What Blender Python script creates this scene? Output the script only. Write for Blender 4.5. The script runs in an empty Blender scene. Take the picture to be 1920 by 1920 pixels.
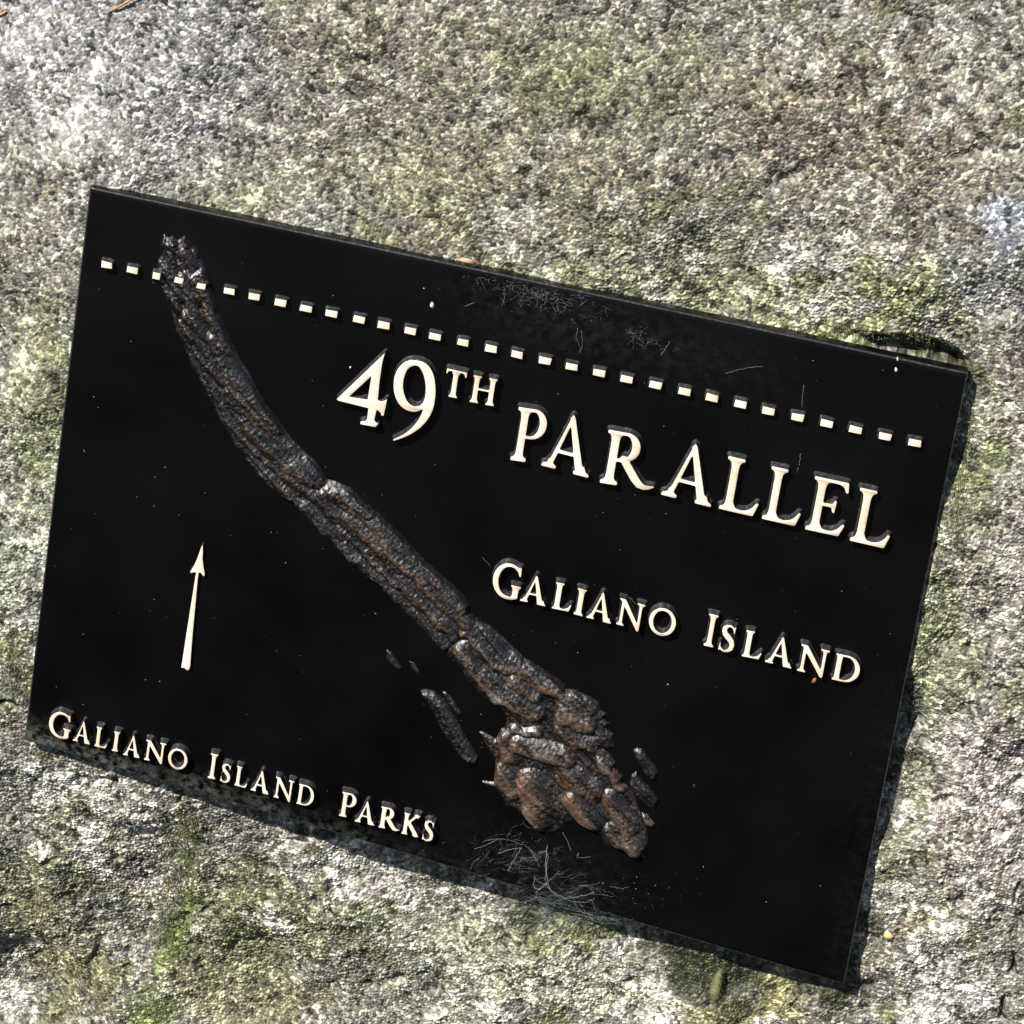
import bpy, math, random
import numpy as np
from mathutils import Vector, Matrix
from mathutils.geometry import tessellate_polygon

scene = bpy.context.scene
COL = scene.collection
rng = np.random.default_rng(49)
random.seed(49)

# ------------------------------------------------------------------ camera
# The photo is a square 1920 px frame; the plaque's face is the plane z = 0 of
# the plaque's own axes (x along its lines of writing, y up it, z out of it).
F = 4800.0                                  # focal length in photo pixels
VN = (1600.0, -1400.0)                      # where the plaque's normal vanishes
DIST = 1.27                                 # metres from lens to face
nrm = np.array([(VN[0]-960)/F, (VN[1]-960)/F, 1.0]); nrm /= np.linalg.norm(nrm)
CORN = [(168, 351), (1816, 699), (1583, 1846), (45, 1388)]   # TL TR BR BL of the face

def ray(px, py):
    return np.array([(px-960)/F, (py-960)/F, 1.0])
def hit(px, py, z=0.0):
    d = ray(px, py)
    return d * ((DIST*nrm[2] - z) / (d @ nrm))
zc = -nrm
e1 = hit(*CORN[1])-hit(*CORN[0]); e2 = hit(*CORN[2])-hit(*CORN[3])
xc = e1/np.linalg.norm(e1)+e2/np.linalg.norm(e2); xc -= zc*(xc@zc); xc /= np.linalg.norm(xc)
yc = np.cross(zc, xc)
org = sum(hit(*c) for c in CORN)/4
R3 = np.array([xc, yc, zc])                 # camera space -> plaque space

def at(px, py, z=0.0):
    """photo pixel -> point of the plane z in the plaque's axes (metres)"""
    return R3 @ (hit(px, py, z)-org)
def at_many(P, z=0.0):
    P = np.asarray(P, float)
    d = np.stack([(P[:, 0]-960)/F, (P[:, 1]-960)/F, np.ones(len(P))], 1)
    return ((d*((DIST*nrm[2]-z)/(d @ nrm))[:, None])-org) @ R3.T
def to_px(X):
    """points in plaque axes (N,3) -> photo pixels"""
    c = X @ R3 + org
    return np.stack([c[:, 0]/c[:, 2]*F+960, c[:, 1]/c[:, 2]*F+960], 1)

SLOPE = math.radians(76)                    # the boulder's face is steep
B3 = np.array(Matrix.Rotation(SLOPE, 3, 'X'))
B = Matrix.Translation((0, 0, 0.75)) @ Matrix.Rotation(SLOPE, 4, 'X')

cam_d = bpy.data.cameras.new('camera')
cam_d.sensor_width = 36.0
cam_d.lens = 36.0*F/1920.0
cam_d.clip_start = 0.05
cam_d.clip_end = 100.0
cam = bpy.data.objects.new('camera', cam_d)
COL.objects.link(cam)
cl = R3 @ (-org)
rot = np.stack([R3 @ np.array([1, 0, 0]), R3 @ np.array([0, -1, 0]), R3 @ np.array([0, 0, -1])], 1)
M = Matrix(rot.tolist()).to_4x4(); M.translation = Vector(cl)
cam.matrix_world = B @ M
scene.camera = cam

# ------------------------------------------------------------------ sun, sky
SUN_EL = math.radians(34)
p0 = at(960, 960); p1 = at(960+46, 960+89)
tv = p1-p0; tv /= np.linalg.norm(tv)
travel = B3 @ (math.cos(SUN_EL)*tv - math.sin(SUN_EL)*np.array([0, 0, 1.0]))
to_sun = -travel
sun_d = bpy.data.lights.new('sun', 'SUN')
sun_d.energy = 5.0
sun_d.angle = math.radians(0.6)
sun_d.color = (1.0, 0.95, 0.87)
sun = bpy.data.objects.new('sun', sun_d); COL.objects.link(sun)
sun.location = (0, 0, 3)
sun.rotation_euler = Vector(to_sun).to_track_quat('Z', 'Y').to_euler()
world = bpy.data.worlds.new('World'); scene.world = world; world.use_nodes = True
wn = world.node_tree.nodes
sky = wn.new('ShaderNodeTexSky'); sky.sky_type = 'NISHITA'; sky.sun_disc = False
sky.sun_elevation = math.asin(to_sun[2]); sky.sun_rotation = math.atan2(to_sun[0], to_sun[1])
world.node_tree.links.new(sky.outputs[0], wn['Background'].inputs[0])
wn['Background'].inputs[1].default_value = 0.05
print('sun elevation', math.degrees(sky.sun_elevation))
vs = scene.view_settings
vs.view_transform = 'Standard'; vs.look = 'None'; vs.exposure = 0.70; vs.gamma = 1.0
scene.cycles.max_bounces = 6

# ------------------------------------------------------------------ helpers
def tag(o, label=None, cat=None, group=None, kind=None):
    for k, v in (('label', label), ('category', cat), ('group', group), ('kind', kind)):
        if v: o[k] = v
    return o

def mesh_obj(name, V, Fc, mats, parent=None, fmat=None, smooth=True, sharp=None):
    me = bpy.data.meshes.new(name)
    me.from_pydata([tuple(map(float, v)) for v in V], [], [tuple(map(int, f)) for f in Fc])
    for m in (mats if isinstance(mats, (list, tuple)) else [mats]): me.materials.append(m)
    if fmat is not None: me.polygons.foreach_set('material_index', np.asarray(fmat, np.int32))
    me.polygons.foreach_set('use_smooth', np.full(len(me.polygons), smooth))
    if sharp: me.set_sharp_from_angle(angle=math.radians(sharp))
    me.update()
    o = bpy.data.objects.new(name, me); COL.objects.link(o)
    if parent: o.parent = parent
    else: o.matrix_world = B
    return o

def node_mat(name):
    m = bpy.data.materials.new(name); m.use_nodes = True
    nt = m.node_tree
    return m, nt, nt.nodes['Principled BSDF']
def N(nt, typ, **kw):
    n = nt.nodes.new(typ)
    for k, v in kw.items():
        if k.startswith('i_'):
            n.inputs[k[2:].replace('_', ' ')].default_value = v
        else: setattr(n, k, v)
    return n
def ramp(nt, stops, src=None, interp='LINEAR'):
    n = nt.nodes.new('ShaderNodeValToRGB'); cr = n.color_ramp; cr.interpolation = interp
    while len(cr.elements) < len(stops): cr.elements.new(0.5)
    for e, (p, c) in zip(cr.elements, stops):
        e.position = p; e.color = (c, c, c, 1) if isinstance(c, (int, float)) else (*c, 1)
    if src: nt.links.new(src, n.inputs[0])
    return n
def mix(nt, a, b, fac, blend='MIX'):
    n = nt.nodes.new('ShaderNodeMix'); n.data_type = 'RGBA'; n.blend_type = blend
    for sock, v in ((n.inputs[0], fac), (n.inputs[6], a), (n.inputs[7], b)):
        if hasattr(v, 'is_linked'): nt.links.new(v, sock)
        elif isinstance(v, (int, float)): sock.default_value = v
        else: sock.default_value = (*v, 1)
    return n.outputs[2]
def bump(nt, bsdf, src, strength, dist):
    b = N(nt, 'ShaderNodeBump'); b.inputs['Strength'].default_value = strength
    b.inputs['Distance'].default_value = dist
    nt.links.new(src, b.inputs['Height']); nt.links.new(b.outputs[0], bsdf.inputs['Normal'])
    return b

def blur2(a, s):
    """periodic gaussian blur by FFT"""
    ky = np.fft.fftfreq(a.shape[0])[:, None]; kx = np.fft.rfftfreq(a.shape[1])[None, :]
    return np.fft.irfft2(np.fft.rfft2(a)*np.exp(-2*(math.pi*s)**2*(ky**2+kx**2)), a.shape)
def smooth_noise(shape, s):
    a = blur2(rng.standard_normal(shape), s)
    return a/a.std()
def sstep(a, b, x):
    t = np.clip((x-a)/(b-a), 0, 1); return t*t*(3-2*t)

# ------------------------------------------------------------------ materials
# boulder: grains of light and dark minerals, tinted by lichen, algae and painted shade
m_rock, nt, bs = node_mat('lichen_sandstone')
tc = N(nt, 'ShaderNodeTexCoord')
stain = N(nt, 'ShaderNodeAttribute', attribute_name='stain')
grainA = N(nt, 'ShaderNodeAttribute', attribute_name='grain')
vor = N(nt, 'ShaderNodeTexVoronoi', i_Scale=820.0)
nz = N(nt, 'ShaderNodeTexNoise', i_Scale=900.0, i_Detail=3.0)
nt.links.new(tc.outputs['Object'], vor.inputs['Vector']); nt.links.new(tc.outputs['Object'], nz.inputs['Vector'])
sep = N(nt, 'ShaderNodeSeparateColor'); nt.links.new(vor.outputs['Color'], sep.inputs[0])
fine = ramp(nt, [(0.0, 0.42), (0.5, 0.85), (0.86, 1.12), (1.0, 1.7)], sep.outputs[0])
gr = ramp(nt, [(0.0, 0.10), (0.22, 0.50), (0.6, 0.92), (0.82, 1.4), (0.93, 2.05), (1.0, 2.5)], grainA.outputs['Fac'])
c1 = mix(nt, stain.outputs['Color'], gr.outputs[0], 1.0, 'MULTIPLY')
c2 = mix(nt, c1, fine.outputs[0], 0.8, 'MULTIPLY')
warm = ramp(nt, [(0.0, (0.93, 0.98, 1.0)), (0.55, (1, 1, 1)), (1.0, (1.1, 1.0, 0.86))], sep.outputs[1])
c3 = mix(nt, c2, warm.outputs[0], 1.0, 'MULTIPLY')
nt.links.new(c3, bs.inputs['Base Color'])
bs.inputs['Roughness'].default_value = 0.62
bs.inputs['Specular IOR Level'].default_value = 0.4
bump(nt, bs, nz.outputs['Fac'], 0.42, 0.0006)

# black paint of the plate
m_black, nt, bs = node_mat('black_paint')
tc = N(nt, 'ShaderNodeTexCoord')
film = N(nt, 'ShaderNodeAttribute', attribute_name='film')
n1 = N(nt, 'ShaderNodeTexNoise', i_Scale=14.0, i_Detail=4.0)
n2 = N(nt, 'ShaderNodeTexNoise', i_Scale=190.0, i_Detail=8.0, i_Roughness=0.75)
n3 = N(nt, 'ShaderNodeTexNoise', i_Scale=1500.0, i_Detail=2.0)
for n in (n1, n2, n3): nt.links.new(tc.outputs['Object'], n.inputs['Vector'])
base = ramp(nt, [(0.3, (0.0012, 0.0012, 0.0014)), (0.7, (0.0028, 0.0027, 0.0030))], n1.outputs['Fac'])
dustm = ramp(nt, [(0.44, 0.0), (0.70, 1.0)], n2.outputs['Fac'])
mm = N(nt, 'ShaderNodeMath', operation='MULTIPLY'); nt.links.new(film.outputs['Fac'], mm.inputs[0]); nt.links.new(dustm.outputs[0], mm.inputs[1])
cc = mix(nt, base.outputs[0], (0.105, 0.118, 0.10), mm.outputs[0])
nt.links.new(cc, bs.inputs['Base Color'])
rr = ramp(nt, [(0.3, 0.24), (0.7, 0.34)], n1.outputs['Fac'])
nt.links.new(rr.outputs[0], bs.inputs['Roughness'])
bs.inputs['Specular IOR Level'].default_value = 0.3
bump(nt, bs, n3.outputs['Fac'], 0.08, 0.0002)

# glossier black on the sides of letters and dashes
m_side, nt, bs = node_mat('black_paint_on_letter_sides')
tc = N(nt, 'ShaderNodeTexCoord')
n1 = N(nt, 'ShaderNodeTexNoise', i_Scale=500.0, i_Detail=4.0); nt.links.new(tc.outputs['Object'], n1.inputs['Vector'])
b_ = ramp(nt, [(0.3, (0.014, 0.014, 0.017)), (0.6, (0.038, 0.039, 0.044)), (0.78, (0.12, 0.12, 0.125))], n1.outputs['Fac'])
nt.links.new(b_.outputs[0], bs.inputs['Base Color'])
bs.inputs['Roughness'].default_value = 0.27
bump(nt, bs, n1.outputs['Fac'], 0.3, 0.0003)

# brushed pale bronze of the letter faces
m_cream, nt, bs = node_mat('brushed_pale_bronze')
tc = N(nt, 'ShaderNodeTexCoord')
mp = N(nt, 'ShaderNodeMapping'); mp.inputs['Scale'].default_value = (90, 2600, 90)
nt.links.new(tc.outputs['Object'], mp.inputs['Vector'])
n1 = N(nt, 'ShaderNodeTexNoise', i_Scale=1.0, i_Detail=3.0); nt.links.new(mp.outputs[0], n1.inputs['Vector'])
n2 = N(nt, 'ShaderNodeTexNoise', i_Scale=170.0, i_Detail=5.0, i_Roughness=0.65); nt.links.new(tc.outputs['Object'], n2.inputs['Vector'])
b_ = ramp(nt, [(0.3, (0.86, 0.69, 0.53)), (0.7, (0.95, 0.81, 0.66))], n1.outputs['Fac'])
pit = ramp(nt, [(0.22, 0.35), (0.31, 1.0)], n2.outputs['Fac'])
n3 = N(nt, 'ShaderNodeTexNoise', i_Scale=38.0, i_Detail=5.0, i_Roughness=0.6); nt.links.new(tc.outputs['Object'], n3.inputs['Vector'])
tarn = ramp(nt, [(0.32, (0.80, 0.74, 0.68)), (0.5, (0.96, 0.95, 0.94)), (0.65, (1.03, 1.03, 1.05))], n3.outputs['Fac'])
cc = mix(nt, b_.outputs[0], pit.outputs[0], 1.0, 'MULTIPLY')
cc = mix(nt, cc, tarn.outputs[0], 1.0, 'MULTIPLY')
nt.links.new(cc, bs.inputs['Base Color'])
bs.inputs['Roughness'].default_value = 0.45
bump(nt, bs, n1.outputs['Fac'], 0.15, 0.0002)

# patinated bronze of the relief
m_relief, nt, bs = node_mat('patinated_bronze')
tc = N(nt, 'ShaderNodeTexCoord')
wear = N(nt, 'ShaderNodeAttribute', attribute_name='wear')
n1 = N(nt, 'ShaderNodeTexNoise', i_Scale=520.0, i_Detail=7.0, i_Roughness=0.8)
n2 = N(nt, 'ShaderNodeTexNoise', i_Scale=1100.0, i_Detail=3.0)
n3 = N(nt, 'ShaderNodeTexNoise', i_Scale=45.0, i_Detail=3.0)
for n in (n1, n2, n3): nt.links.new(tc.outputs['Object'], n.inputs['Vector'])
ad = N(nt, 'ShaderNodeMath', operation='MULTIPLY_ADD'); nt.links.new(wear.outputs['Fac'], ad.inputs[0]); ad.inputs[1].default_value = 0.55
n1c = ramp(nt, [(0.34, 0.0), (0.66, 0.8)], n1.outputs['Fac']); nt.links.new(n1c.outputs[0], ad.inputs[2])
wm = ramp(nt, [(0.58, 0.0), (0.74, 0.18), (0.97, 1.0)], ad.outputs[0])
copper = ramp(nt, [(0.35, (0.21, 0.115, 0.075)), (0.55, (0.30, 0.195, 0.135)), (0.75, (0.38, 0.32, 0.27))], n3.outputs['Fac'])
cc = mix(nt, (0.0030, 0.0028, 0.0028), copper.outputs[0], wm.outputs[0])
nt.links.new(cc, bs.inputs['Base Color'])
bs.inputs['Coat Weight'].default_value = 0.8
bs.inputs['Coat Roughness'].default_value = 0.34
me_ = N(nt, 'ShaderNodeMath', operation='MULTIPLY', i_Value=0.0); nt.links.new(wm.outputs[0], me_.inputs[0]); me_.inputs[1].default_value = 0.7; nt.links.new(me_.outputs[0], bs.inputs['Metallic'])
rr = ramp(nt, [(0.3, 0.22), (0.7, 0.44)], n2.outputs['Fac']); nt.links.new(rr.outputs[0], bs.inputs['Roughness'])
bs.inputs['Specular IOR Level'].default_value = 0.8
bump(nt, bs, n1.outputs['Fac'], 0.65, 0.0006)

def plain(name, c1, c2, scale, rough, b=0.0):
    m, nt, bs = node_mat(name)
    tc = N(nt, 'ShaderNodeTexCoord'); n = N(nt, 'ShaderNodeTexNoise', i_Scale=scale, i_Detail=3.0)
    nt.links.new(tc.outputs['Object'], n.inputs['Vector'])
    r = ramp(nt, [(0.3, c1), (0.7, c2)], n.outputs['Fac']); nt.links.new(r.outputs[0], bs.inputs['Base Color'])
    bs.inputs['Roughness'].default_value = rough
    if b: bump(nt, bs, n.outputs['Fac'], b, 0.0005)
    return m
m_moss = plain('moss_green', (0.075, 0.085, 0.03), (0.20, 0.205, 0.09), 300, 0.8)
m_web = plain('cobweb_silk', (0.40, 0.45, 0.52), (0.70, 0.75, 0.8), 300, 0.5)
m_needle = plain('dry_pine_needle', (0.36, 0.13, 0.03), (0.6, 0.30, 0.09), 150, 0.5)
m_dust = plain('pale_dust', (0.30, 0.30, 0.28), (0.6, 0.6, 0.56), 400, 0.8)
m_leaf = plain('dry_leaf', (0.16, 0.05, 0.025), (0.30, 0.13, 0.07), 300, 0.7, 0.3)
m_seed = plain('straw_seed', (0.55, 0.42, 0.17), (0.75, 0.62, 0.30), 300, 0.6)
m_drop = plain('bird_lime', (0.42, 0.46, 0.48), (0.62, 0.66, 0.68), 300, 0.5)
m_rust = plain('rust', (0.20, 0.05, 0.015), (0.75, 0.60, 0.42), 220, 0.8)

# ------------------------------------------------------------------ boulder
# depth of the stone behind the face of the plaque (mm), read off the shadows and overlaps
CTRL = [(168, 345, -5.0), (520, 410, -4.8), (900, 485, -4.6), (1200, 550, -4.8), (1480, 610, -5.2), (1640, 640, -9), (1735, 668, -14), (1815, 690, -8),
        (1840, 800, -7), (1800, 880, -9), (1740, 1150, -12), (1700, 1350, -12), (1660, 1550, -12), (1610, 1750, -12), (1590, 1860, -15),
        (1460, 1820, -23), (1350, 1790, -26), (1200, 1745, -26), (1100, 1715, -25), (950, 1670, -24), (820, 1630, -24), (700, 1590, -18), (560, 1540, -11),
        (420, 1500, -8), (300, 1470, -8), (180, 1435, -7), (45, 1395, -6), (30, 1250, -11), (60, 1130, -10), (80, 1000, -8), (110, 750, -7), (140, 520, -6),
        (0, 0, -34), (60, 200, -22), (200, 60, -22), (450, 30, -13), (330, 200, -12), (700, 150, -8), (1000, 40, -8), (1200, 300, -3), (1500, 200, -5), (1850, 60, -8),
        (1870, 400, -2), (1650, 480, -3), (1900, 700, -2), (1880, 1000, -3), (1850, 1300, -2), (1800, 1600, -4), (1900, 1900, -8), (1700, 1850, -6),
        (1350, 1900, -14), (1000, 1880, -16), (850, 1720, -24), (1120, 1800, -23), (1300, 1850, -23), (700, 1800, -19), (600, 1700, -19), (450, 1900, -40), (350, 1700, -24), (250, 1800, -34), (150, 1700, -27), (100, 1600, -18), (0, 1920, -56), (0, 1700, -33), (0, 1550, -18), (650, 1900, -34),
        (0, 600, -14), (0, 900, -13), (0, 1200, -14), (120, 1460, -7), (80, 1430, -6)]
rx = at(1920, 960)-at(0, 960); rx /= np.linalg.norm(rx)
ry = np.array([-rx[1], rx[0], 0.0])
ctr = at(960, 960)
pc = np.array([at(px, py) for px, py in [(0, 0), (1920, 0), (1920, 1920), (0, 1920)]])-ctr
ax, ay = pc @ rx, pc @ ry
STEP = 0.00043
PAD = 0.034
def axis(lo, hi):
    core = np.arange(lo-PAD, hi+PAD, STEP)
    g = STEP*1.16**np.arange(1, 52)
    out = np.cumsum(g); out = out[out < 0.75]
    return np.concatenate([core[0]-out[::-1], core, core[-1]+out]), len(out), len(core)
UX, ox, nx_ = axis(ax.min(), ax.max())
UY, oy, ny_ = axis(ay.min(), ay.max())
X2, Y2 = np.meshgrid(UX, UY)
sh = X2.shape
PX = ctr[0]+X2*rx[0]+Y2*ry[0]; PY = ctr[1]+X2*rx[1]+Y2*ry[1]
flat = np.stack([PX.ravel(), PY.ravel(), np.full(PX.size, -0.006)], 1)
pxs = to_px(flat); QX = pxs[:, 0].reshape(sh); QY = pxs[:, 1].reshape(sh)
num = np.zeros(sh); den = np.zeros(sh)
for (cx, cy, d) in CTRL:
    w = 1.0/((QX-cx)**2+(QY-cy)**2+75**2)**1.8
    num += w*d; den += w
Z = num/den
# away from the frame the boulder rounds off
ex = np.maximum(0, np.maximum(UX[None, :]-(ax.max()+PAD*.9), ax.min()-PAD*.9-UX[None, :]))
ey = np.maximum(0, np.maximum(UY[:, None]-(ay.max()+PAD*.9), ay.min()-PAD*.9-UY[:, None]))
Z -= 1000*(0.9*(ex**2+ey**2)/(0.35+np.sqrt(ex**2+ey**2)))
# relief of the weathered stone
core_w = np.exp(-((ex+ey)/0.05))
def wn_(s): return smooth_noise(sh, s)
big = wn_(95); mid = wn_(34); sml = wn_(13); tiny = wn_(5.0)
rough = 0.55+0.75*sstep(0.15, 0.75, (QY+0.25*QX)/1920-0.05)       # coarser towards the foot of the stone
right_smooth = np.exp(-(((QX-1880)/75)**2+((QY-400)/85)**2))
rough *= (1-0.75*right_smooth)
Z += core_w*(2.4*big+1.5*mid*(0.5+0.5*rough)+0.50*sml*rough+0.24*tiny*rough)
pitn = wn_(7.0)+0.5*wn_(16.0)
Z -= core_w*1.5*np.clip(pitn-1.45, 0, 1.6)*rough
# grains: cells of about 2 mm, each a bump of its own height
GS = 0.00185
gx = X2/GS + 0.35*wn_(9); gy = Y2/GS + 0.35*wn_(9)
ix = np.floor(gx).astype(np.int64); iy = np.floor(gy).astype(np.int64)
def hash2(i, j, k):
    h = (i*374761393 + j*668265263 + k*1442695041) & 0xFFFFFFFF
    h = ((h ^ (h >> 13))*1274126177) & 0xFFFFFFFF
    return ((h ^ (h >> 16)) & 0xFFFF)/65535.0
f1 = np.full(sh, 9.0); f2 = np.full(sh, 9.0); gid = np.zeros(sh)
for dj in (-1, 0, 1):
    for di in (-1, 0, 1):
        ci, cj = ix+di, iy+dj
        d = np.hypot(ci+hash2(ci, cj, 1)-gx, cj+hash2(ci, cj, 2)-gy)
        v = hash2(ci, cj, 3)
        nearer = d < f1
        f2 = np.where(nearer, f1, np.minimum(f2, d))
        gid = np.where(nearer, v, gid); f1 = np.where(nearer, d, f1)
edge = np.clip((f2-f1)/0.55, 0, 1)
Z += core_w*(0.35+0.65*rough)*(0.95*(np.sqrt(edge)-0.7)+0.55*(gid-0.5))
# cracks: (pixel polyline, half width px, depth mm)
def poly_dist(P, QX, QY):
    best = np.full(QX.shape, 1e9)
    for (x0, y0), (x1, y1) in zip(P[:-1], P[1:]):
        dx, dy = x1-x0, y1-y0
        t = np.clip(((QX-x0)*dx+(QY-y0)*dy)/(dx*dx+dy*dy), 0, 1)
        best = np.minimum(best, np.hypot(QX-x0-t*dx, QY-y0-t*dy))
    return best
for P, hw, dep in [([(1905, 1790), (1890, 1830)], 4, 5), ([(1886, 1875), (1870, 1920)], 4, 5), ([(1912, 1650), (1905, 1690)], 3, 3),
                   ([(330, 1502), (326, 1520)], 3, 4), ([(0, 1322), (30, 1332)], 5, 6), ([(120, 1462), (160, 1478), (215, 1470)], 4, 4),
                   ([(1640, 646), (1690, 652), (1740, 664), (1805, 684)], 11, 13), ([(1600, 636), (1650, 648)], 7, 5), ([(1530, 1690), (1560, 1720), (1640, 1780)], 3, 3)]:
    x0 = min(p[0] for p in P)-40; x1 = max(p[0] for p in P)+40; y0 = min(p[1] for p in P)-40; y1 = max(p[1] for p in P)+40
    mk = (QX > x0) & (QX < x1) & (QY > y0) & (QY < y1)
    dd = poly_dist(P, QX[mk]+4*sml[mk], QY[mk]+4*tiny[mk]); Z[mk] -= dep*np.exp(-(dd/hw)**2)
# the stone must not poke through the plate
PLOC = np.array([at(*c) for c in CORN])[:, :2]
def quad_inset(X, Y):
    """signed distance (m) inside the plaque outline"""
    s = np.full(X.shape, 1e9)
    for i in range(4):
        a, b = PLOC[i], PLOC[(i+1) % 4]
        e = b-a; L = math.hypot(*e)
        s = np.minimum(s, -((X-a[0])*(-e[1])+(Y-a[1])*e[0])/L*(-1) if False else ((Y-a[1])*(-e[0])+(X-a[0])*e[1])/L)
    return s
ins = quad_inset(PX, PY)
if ins[sh[0]//2, sh[1]//2] < 0: ins = -ins
Z = np.where(ins > -0.0015, np.minimum(Z, -3.2-0.6*np.abs(tiny)), Z)
# colour patches of algae, lichen and moss: (px, py, rx, ry, colour, amount)
LC = lambda *c: np.array(c)
grey, olive, green, pale, white = LC(.255, .25, .215), LC(.17, .155, .095), LC(.12, .155, .045), LC(.34, .345, .24), LC(.66, .63, .58)
PATCH = [(200, 90, 400, 230, LC(.30, .30, .31), .9), (750, 120, 300, 200, LC(.24, .22, .18), .7), (1150, 150, 190, 130, LC(.17, .18, .10), .6), (1000, 330, 260, 120, LC(.215, .20, .14), .65),
         (1420, 560, 220, 60, LC(.33, .34, .20), .8), (1650, 600, 170, 60, LC(.33, .35, .17), .8), (1250, 470, 240, 80, LC(.27, .27, .19), .7), (1530, 490, 70, 40, white, .5), (1000, 540, 400, 60, LC(.27, .28, .17), .8),
         (800, 350, 160, 70, LC(.24, .23, .14), .5), (1600, 250, 330, 190, LC(.245, .21, .17), .75), (1875, 395, 66, 78, LC(.36, .385, .43), .97), (1850, 520, 90, 80, LC(.36, .36, .36), .6),
         (1870, 760, 80, 120, LC(.31, .28, .24), .6), (1810, 850, 55, 160, LC(.16, .19, .07), .7), (1770, 1200, 50, 200, LC(.26, .28, .16), .6), (1880, 1100, 70, 200, LC(.42, .38, .34), .6),
         (1840, 1500, 130, 170, LC(.46, .41, .38), .8), (1700, 1500, 50, 140, LC(.28, .29, .2), .7), (1750, 1700, 90, 60, LC(.40, .34, .2), .5), (1770, 1860, 130, 60, LC(.58, .55, .53), .8),
         (1000, 1850, 180, 70, LC(.52, .53, .44), .7), (1250, 1890, 130, 60, white, .9), (1060, 1870, 170, 60, LC(.45, .46, .36), .8), (1400, 1890, 140, 50, LC(.24, .22, .1), .8), (1120, 1760, 90, 40, LC(.34, .36, .2), .8),
         (860, 1800, 150, 110, LC(.36, .37, .28), .6), (650, 1620, 60, 28, white, .85), (560, 1570, 70, 25, white, .7), (680, 1690, 60, 40, LC(.4, .42, .3), .6), (480, 1680, 70, 120, LC(.20, .20, .12), .7),
         (430, 1850, 110, 80, LC(.28, .25, .15), .7), (530, 1860, 80, 60, olive, .7), (620, 1760, 90, 60, LC(.24, .24, .15), .7),
         (120, 1650, 120, 80, LC(.20, .20, .12), .7), (400, 1760, 120, 90, LC(.19, .20, .11), .7), (560, 1700, 120, 60, LC(.22, .23, .14), .6), (335, 1620, 45, 80, LC(.135, .165, .06), .97), (325, 1690, 34, 60, LC(.135, .165, .06), .95), (310, 1740, 30, 90, LC(.135, .165, .06), .95), (290, 1880, 60, 60, LC(.145, .175, .07), .95), (215, 1560, 30, 45, olive, .6),
         (80, 1450, 80, 38, LC(.62, .62, .58), .9), (170, 1590, 50, 25, white, .6), (240, 1615, 50, 25, LC(.6, .54, .5), .8), (235, 1660, 50, 30, LC(.42, .38, .3), .6), (100, 1520, 70, 70, LC(.22, .22, .15), .7),
         (150, 1830, 90, 60, LC(.20, .185, .095), .8), (60, 1750, 90, 90, LC(.19, .18, .11), .8), (60, 1900, 90, 40, LC(.16, .16, .08), .7), (260, 1480, 60, 20, LC(.33, .27, .22), .7),
         (60, 800, 60, 160, LC(.30, .32, .20), .7), (40, 1050, 60, 100, LC(.34, .38, .28), .7), (20, 1250, 50, 60, LC(.22, .24, .12), .7), (60, 600, 90, 80, LC(.25, .25, .16), .6), (30, 900, 40, 60, LC(.18, .22, .08), .5),
         (118, 425, 26, 30, LC(.42, .47, .48), .8), (60, 420, 90, 60, LC(.3, .27, .23), .6), (170, 250, 110, 60, LC(.31, .29, .25), .5), (600, 330, 160, 60, LC(.27, .26, .19), .6), (430, 380, 120, 40, LC(.3, .3, .2), .6)]
ALGAE_SHADE = []  # dark algae along the plate edges, plus contact shadow painted into the stone colour
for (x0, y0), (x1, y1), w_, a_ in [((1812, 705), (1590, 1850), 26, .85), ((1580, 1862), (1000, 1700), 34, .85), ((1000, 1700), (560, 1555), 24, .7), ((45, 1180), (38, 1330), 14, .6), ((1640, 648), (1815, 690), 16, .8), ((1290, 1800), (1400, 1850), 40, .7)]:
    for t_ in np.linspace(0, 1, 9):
        ALGAE_SHADE.append((x0+(x1-x0)*t_+random.gauss(0, 8), y0+(y1-y0)*t_+random.gauss(0, 8), w_*random.uniform(.7, 1.5), w_*random.uniform(.9, 1.9), LC(.036, .042, .020), a_*random.uniform(.6, 1)))
stc = np.empty(sh+(3,)); stc[:] = grey*0.95
pxs = to_px(np.stack([PX.ravel(), PY.ravel(), Z.ravel()/1000], 1)); QX = pxs[:, 0].reshape(sh); QY = pxs[:, 1].reshape(sh)
warp1 = 26*mid+14*sml+9*tiny; warp2 = 26*np.roll(mid, 311, 0)+14*np.roll(sml, 173, 1)+9*np.roll(tiny, 57, 0)
warp1 = warp1*core_w; warp2 = warp2*core_w
alg = sstep(0.4, 1.7, mid*0.6+np.roll(sml, 77, 1)*0.8)[..., None]*0.65
alg = alg*core_w[..., None]
stc = stc*(1-alg)+LC(.145, .16, .068)*alg
brn = sstep(0.8, 2.0, np.roll(mid, 800, 0)*0.7+np.roll(sml, 407, 0)*0.7)[..., None]*0.4
brn = brn*core_w[..., None]
stc = stc*(1-brn)+LC(.22, .18, .14)*brn
for (cx, cy, rX, rY, c, a) in PATCH:
    d = np.hypot((QX+warp1-cx)/rX, (QY+warp2-cy)/rY)
    k = (a*sstep(1.25, 0.45, d))[..., None]
    stc = stc*(1-k)+c*k
lit = sstep(1.0, 1.45, np.roll(mid, 500, 1)*0.6+np.roll(sml, 207, 0)*0.8+0.25*tiny)[..., None]*(0.28+0.45*sstep(1250, 1650, QY))[..., None]
lit = lit*core_w[..., None]
stc = stc*(1-lit)+LC(.62, .60, .55)*lit
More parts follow.
